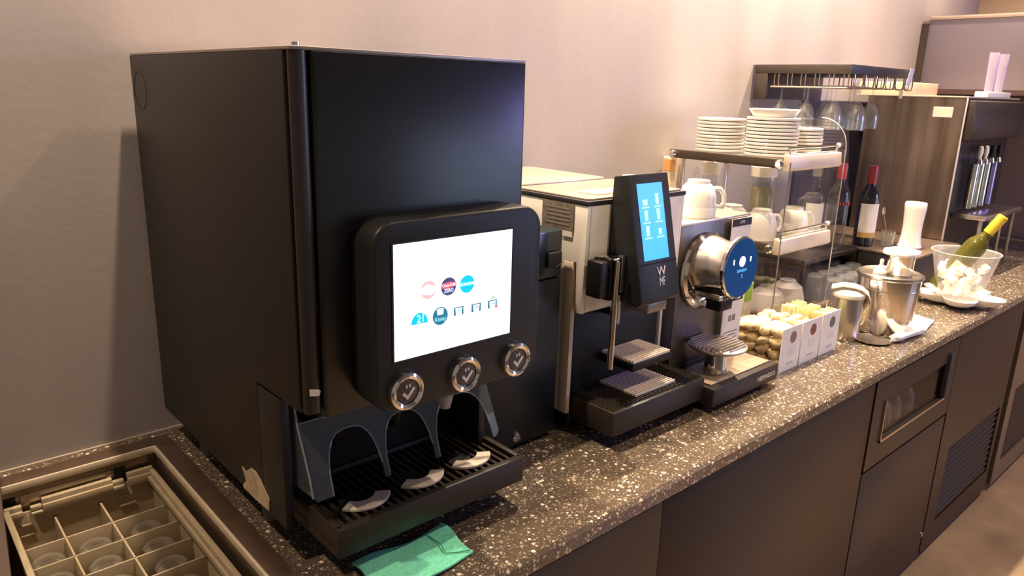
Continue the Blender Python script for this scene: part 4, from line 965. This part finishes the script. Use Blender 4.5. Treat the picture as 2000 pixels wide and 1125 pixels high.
# ================================================================== hanging rack with wine glasses
H = thing('glass_hanger', 'dark wall shelf with wire rails holding upside-down wine glasses', 'glass rack', (2.77, -0.18, 0.56))
SHELF = mat('shelf_dark', (0.045, 0.032, 0.028), 0.45, noise=0.15, nscale=20)
MB().box(2.512, 3.035, -0.362, -0.012, 0.779, 0.810, 0.002).build('shelf_board', SHELF, H)
BP = mat('panel_shade_violet', (0.060, 0.052, 0.085), 0.4, noise=0.1, nscale=8)
MB().box(2.512, 3.035, -0.011, -0.0005, 0.690, 0.8095).build('back_panel', BP, H)
MB().box(2.512, 2.532, -0.060, -0.0115, 0.690, 0.7788, 0.001).build('bracket', SHELF, H)
MB().box(2.90, 3.95, -0.011, -0.0005, 0.16, 0.6895).build('shade_panel', BP, H)  # violet sheet stands in for the shaded wall under the shelf
WIRE = mat('wire_steel', (0.72, 0.62, 0.52), 0.25, 1.0, noise=0.05)
for i in range(6):
    y = -0.085 - i * 0.050
    for dy_ in (0, 0.016):
        MB().tube([(2.520, y - dy_, 0.779), (2.520, y - dy_, 0.743), (2.526, y - dy_, 0.738), (2.60, y - dy_, 0.738), (2.88, y - dy_, 0.738), (3.015, y - dy_, 0.738), (3.022, y - dy_, 0.744), (3.022, y - dy_, 0.779)], 0.0022, 6).build('rail_wire', WIRE, H)
for i in range(6):
    x = 2.56 + i * 0.085
    MB().tube([(x, -0.352, 0.779), (x, -0.352, 0.748), (x + .008, -0.352, 0.736), (x + 0.062, -0.352, 0.736), (x + 0.070, -0.352, 0.748), (x + 0.070, -0.352, 0.779)], 0.0024, 6).build('front_loop', WIRE, H)
MB().tube([(2.516, -0.075, 0.734), (2.516, -0.352, 0.734)], 0.0035, 6).build('end_rail', WIRE, H)
wg = None
stem_pos = [(2.565, -0.093), (2.565, -0.193), (2.565, -0.293), (2.635, -0.143), (2.635, -0.243), (2.635, -0.343), (2.71, -0.193), (2.71, -0.293), (2.785, -0.243), (2.86, -0.293)]
rank = sorted(range(len(stem_pos)), key=lambda q_: (stem_pos[q_][0] * 0.746 - 0.665 * (stem_pos[q_][1] + 1.503)) / (stem_pos[q_][0] * 0.648 + 0.715 * (stem_pos[q_][1] + 1.503)))
for i, (x, y) in enumerate(stem_pos):
    wlab = 'wine glass hanging upside down under the dark wall shelf, %s from the left' % ORD[rank.index(i)]
    if wg is None:
        wg = MB().lathe([(0.0285, 0.1475), (0.030, 0.1460), (0.006, 0.1420), (0.0035, 0.135), (0.0032, 0.108), (0.006, 0.096), (0.018, 0.080), (0.0285, 0.055), (0.0315, 0.032), (0.0300, 0.0), (0.0285, 0.0), (0.0295, 0.032), (0.026, 0.055), (0.010, 0.082), (0.0, 0.086)], (0, 0, 0), 24).build('wine_glass', GLASS)
        wg.location = (x, y, 0.5945)
        tag(wg, wlab, 'wine glass', 'hanging wine glasses')
    else: dup(wg, (x, y, 0.5945), wlab)
tg = MB().prism([(-0.030, 0.0), (0.012, 0.0), (0.030, 0.062), (-0.006, 0.062)], 'y', 0, 0.001).build('shelf_tag', mat('tag_white', (0.80, 0.74, 0.80), 0.6, noise=0.03), None); tg.location = (2.985, -0.3665, 0.752); tag(tg, 'white slanted tag hanging on the wall shelf edge', 'tag')
tg = MB().box(-0.016, 0.016, 0, 0.001, 0, 0.028).build('shelf_tag', mat('tag_yellow', (0.75, 0.60, 0.25), 0.6, noise=0.03), None); tg.location = (2.95, -0.357, 0.706); tag(tg, 'small yellow tag below the wall shelf', 'tag')

# ================================================================== steel beverage tower
T = thing('tap_tower', 'tall brushed steel drinks tower with black front and vertical taps', 'drinks dispenser', (3.62, -0.27, 0))
SIDE = mat('tower_side_steel', (0.42, 0.34, 0.27), 0.3, 1.0, noise=0.45, nscale=7, stretch=(3, 3, 0.18))
MB().box(3.300, 3.305, -0.470, -0.09, 0.0, 0.716).build('side_panel', SIDE, T)
MB().box(3.3055, 3.96, -0.455, -0.09, 0.0, 0.715).build('body', STEEL, T)
MB().box(3.297, 3.3055, -0.476, -0.4705, 0.0, 0.719, 0.001).build('edge_strip', mat('edge_strip', (0.70, 0.64, 0.66), 0.3, 0.6, noise=0.03), T)
MB().box(3.297, 3.965, -0.476, -0.04, 0.7162, 0.722, 0.001).build('top_trim', mat('trim_cream', (0.62, 0.53, 0.44), 0.4, 0.5, noise=0.03), T)
MB().prism([(-0.4555, 0.55), (-0.500, 0.555), (-0.510, 0.60), (-0.500, 0.705), (-0.4555, 0.712)], 'x', 3.308, 3.955, 0.004).build('head', mat('tower_head', (0.035, 0.026, 0.022), 0.35, noise=0.1), T)
MB().box(3.306, 3.957, -0.459, -0.4555, 0.0, 0.5495).build('black_front', mat('tower_front', (0.015, 0.012, 0.013), 0.3, noise=0.1), T)
MB().box(3.2995, 3.2999, -0.428, -0.355, 0.640, 0.680).build('rating_label', mat('rating_label', (0.55, 0.48, 0.40), 0.5, noise=0.08), T)
for i, x in enumerate((3.49, 3.56, 3.64, 3.73)):
    tt = MB().cyl((x, -0.485, 0.27), (x, -0.485, 0.455), 0.016, n=20).build('tap', CHROME if i < 3 else mat('tap_violet', (0.35, 0.32, 0.62), 0.2, 0.8), T)
    MB().cyl((x, -0.495, 0.455), (x, -0.495, 0.475), 0.020, 0.014, 20).build('tap_collar', CHROME, tt)
    MB().lathe([(0, 0.055), (0.008, 0.05), (0.010, 0.03), (0.006, 0.0), (0, 0)], (x, -0.497, 0.475), 16).build('tap_handle', CERAMIC if i in (0, 1) else BLACK, tt)
MB().box(3.40, 3.90, -0.585, -0.46, 0.235, 0.255, 0.003).build('drip_shelf', STEEL, T)
for x in (3.43, 3.55, 3.70, 3.86): MB().box(x - .006, x + .006, -0.57, -0.555, 0.151 if x < 3.29 else 0.0, 0.2349, 0.001).build('shelf_leg', STEEL, T)
# tubes in a holder on the tower
th = thing('tube_holder', 'white clip holder with two upright clear tubes on the steel tower', 'holder', (3.64, -0.45, 0.7222))
MB().box(3.52, 3.82, -0.475, -0.425, 0.7224, 0.745, 0.003).build('clip', CERAMIC, th)
TUBE = thin_glass('tube_acrylic', tint=(0.90, 0.88, 0.95), milk=0.16, milk_col=(0.8, 0.72, 0.85))
for x in (3.592, 3.718): MB().lathe([(0.016, 0.7455), (0.020, 0.90), (0.0185, 0.90), (0.0145, 0.7455)], (x, -0.452, 0), 20).build('tube', TUBE, th)
cb = MB().box(3.33, 3.70, -0.22, -0.03, 0.7224, 0.775, 0.003).build('cardboard_box', mat('cardboard', (0.50, 0.38, 0.27), 0.7, noise=0.1, nscale=20), None, (3.5, -0.12, 0.7224)); tag(cb, 'cream cardboard box lying on top of the steel tower behind the wall shelf', 'box')

# hood box above the far end
Hd = thing('extractor_hood', 'large grey-violet hood box on the wall above the steel tower', 'hood', (4.3, -0.45, 0.745))
HM = mat('hood_grey', (0.19, 0.165, 0.21), 0.45, 0.2, noise=0.06, nscale=3)
MB().box(4.0, 4.70, -1.05, -0.002, 0.757, 1.075, 0.002).build('panel_box', HM, Hd)
MB().box(3.997, 4.70, -1.055, -0.03, 1.0755, 1.092, 0.002).build('top_trim', mat('hood_trim', (0.62, 0.52, 0.45), 0.4, 0.5, noise=0.03), Hd)
MB().box(3.985, 3.9995, -0.030, -0.002, 0.745, 1.06).build('edge_strip', SHELF, Hd)  # dark strip put in for the shadow gap against the wall
MB().box(3.998, 4.70, -1.05, -0.002, 0.735, 0.7568).build('shade_band', mat('hood_shade', (0.06, 0.03, 0.03), 0.4, noise=0.1), Hd)  # dark band stands in for the shade below the hood

# ================================================================== green cloth
m = MB(); nx, ny = 16, 12
P00, P10, P11, P01 = Vector((0.475, -0.640, 0)), Vector((0.640, -0.650, 0)), Vector((0.632, -0.735, 0)), Vector((0.470, -0.742, 0))
vs = [[None] * (ny + 1) for _ in range(nx + 1)]
for i in range(nx + 1):
    for j in range(ny + 1):
        u, v = i / nx, j / ny
        p = P00 * (1 - u) * (1 - v) + P10 * u * (1 - v) + P11 * u * v + P01 * (1 - u) * v
        z = 0.0035 + 0.0018 * math.sin(u * 9 + v * 3) * math.sin(v * 6 + 1) + (0.004 * max(0, u - .8) / .2 * (1 - v))
        vs[i][j] = m.bm.verts.new((p.x + 0.003 * math.sin(v * 7), p.y + 0.003 * math.sin(u * 8), z))
for i in range(nx):
    for j in range(ny): m.bm.faces.new((vs[i][j], vs[i + 1][j], vs[i + 1][j + 1], vs[i][j + 1]))
r_ = bmesh.ops.extrude_face_region(m.bm, geom=m.bm.faces[:])
bmesh.ops.translate(m.bm, vec=(0, 0, 0.003), verts=[g for g in r_['geom'] if isinstance(g, bmesh.types.BMVert)])
bmesh.ops.recalc_face_normals(m.bm, faces=m.bm.faces)
CL = mat('cloth_green', (0.22, 0.85, 0.58), 0.9, noise=0.12, nscale=180, bump=0.5)
cl = thing('cleaning_cloth', 'folded mint green cleaning cloth on the worktop below the dispenser tray', 'cloth', (0.555, -0.69, 0))
m.build('cloth', CL, cl, ang=70)
MB().tube([(0.600, -0.656, 0.0098), (0.603, -0.690, 0.0095), (0.596, -0.712, 0.0085), (0.612, -0.722, 0.0085), (0.630, -0.729, 0.0085)], 0.0008, 5).build('fold_line', mat('cloth_dark', (0.05, 0.30, 0.17), 0.9, noise=0.1), cl)

# ---- glasses seen through the drawer pane
dg = None
for i, x in enumerate((2.15, 2.225, 2.30, 2.40)):
    dl = 'upturned glass bowl in the glazed cabinet drawer, %s from the left' % ORD[i]
    if dg is None:
        dg = MB().lathe([(0.032, 0.0), (0.034, 0.0), (0.031, 0.05), (0.020, 0.072), (0.0, 0.074)], (0, 0, 0), 24).build('glass_bowl', thin_glass('bowl_glass', tint=(0.9, 0.9, 0.9), milk=0.35, milk_col=(0.9, 0.9, 0.9))); tag(dg, dl, 'bowl', 'glass bowls in the drawer'); dg.location = (x, -0.725, -0.2445)
    else: dup(dg, (x, -0.725, -0.2445), dl)
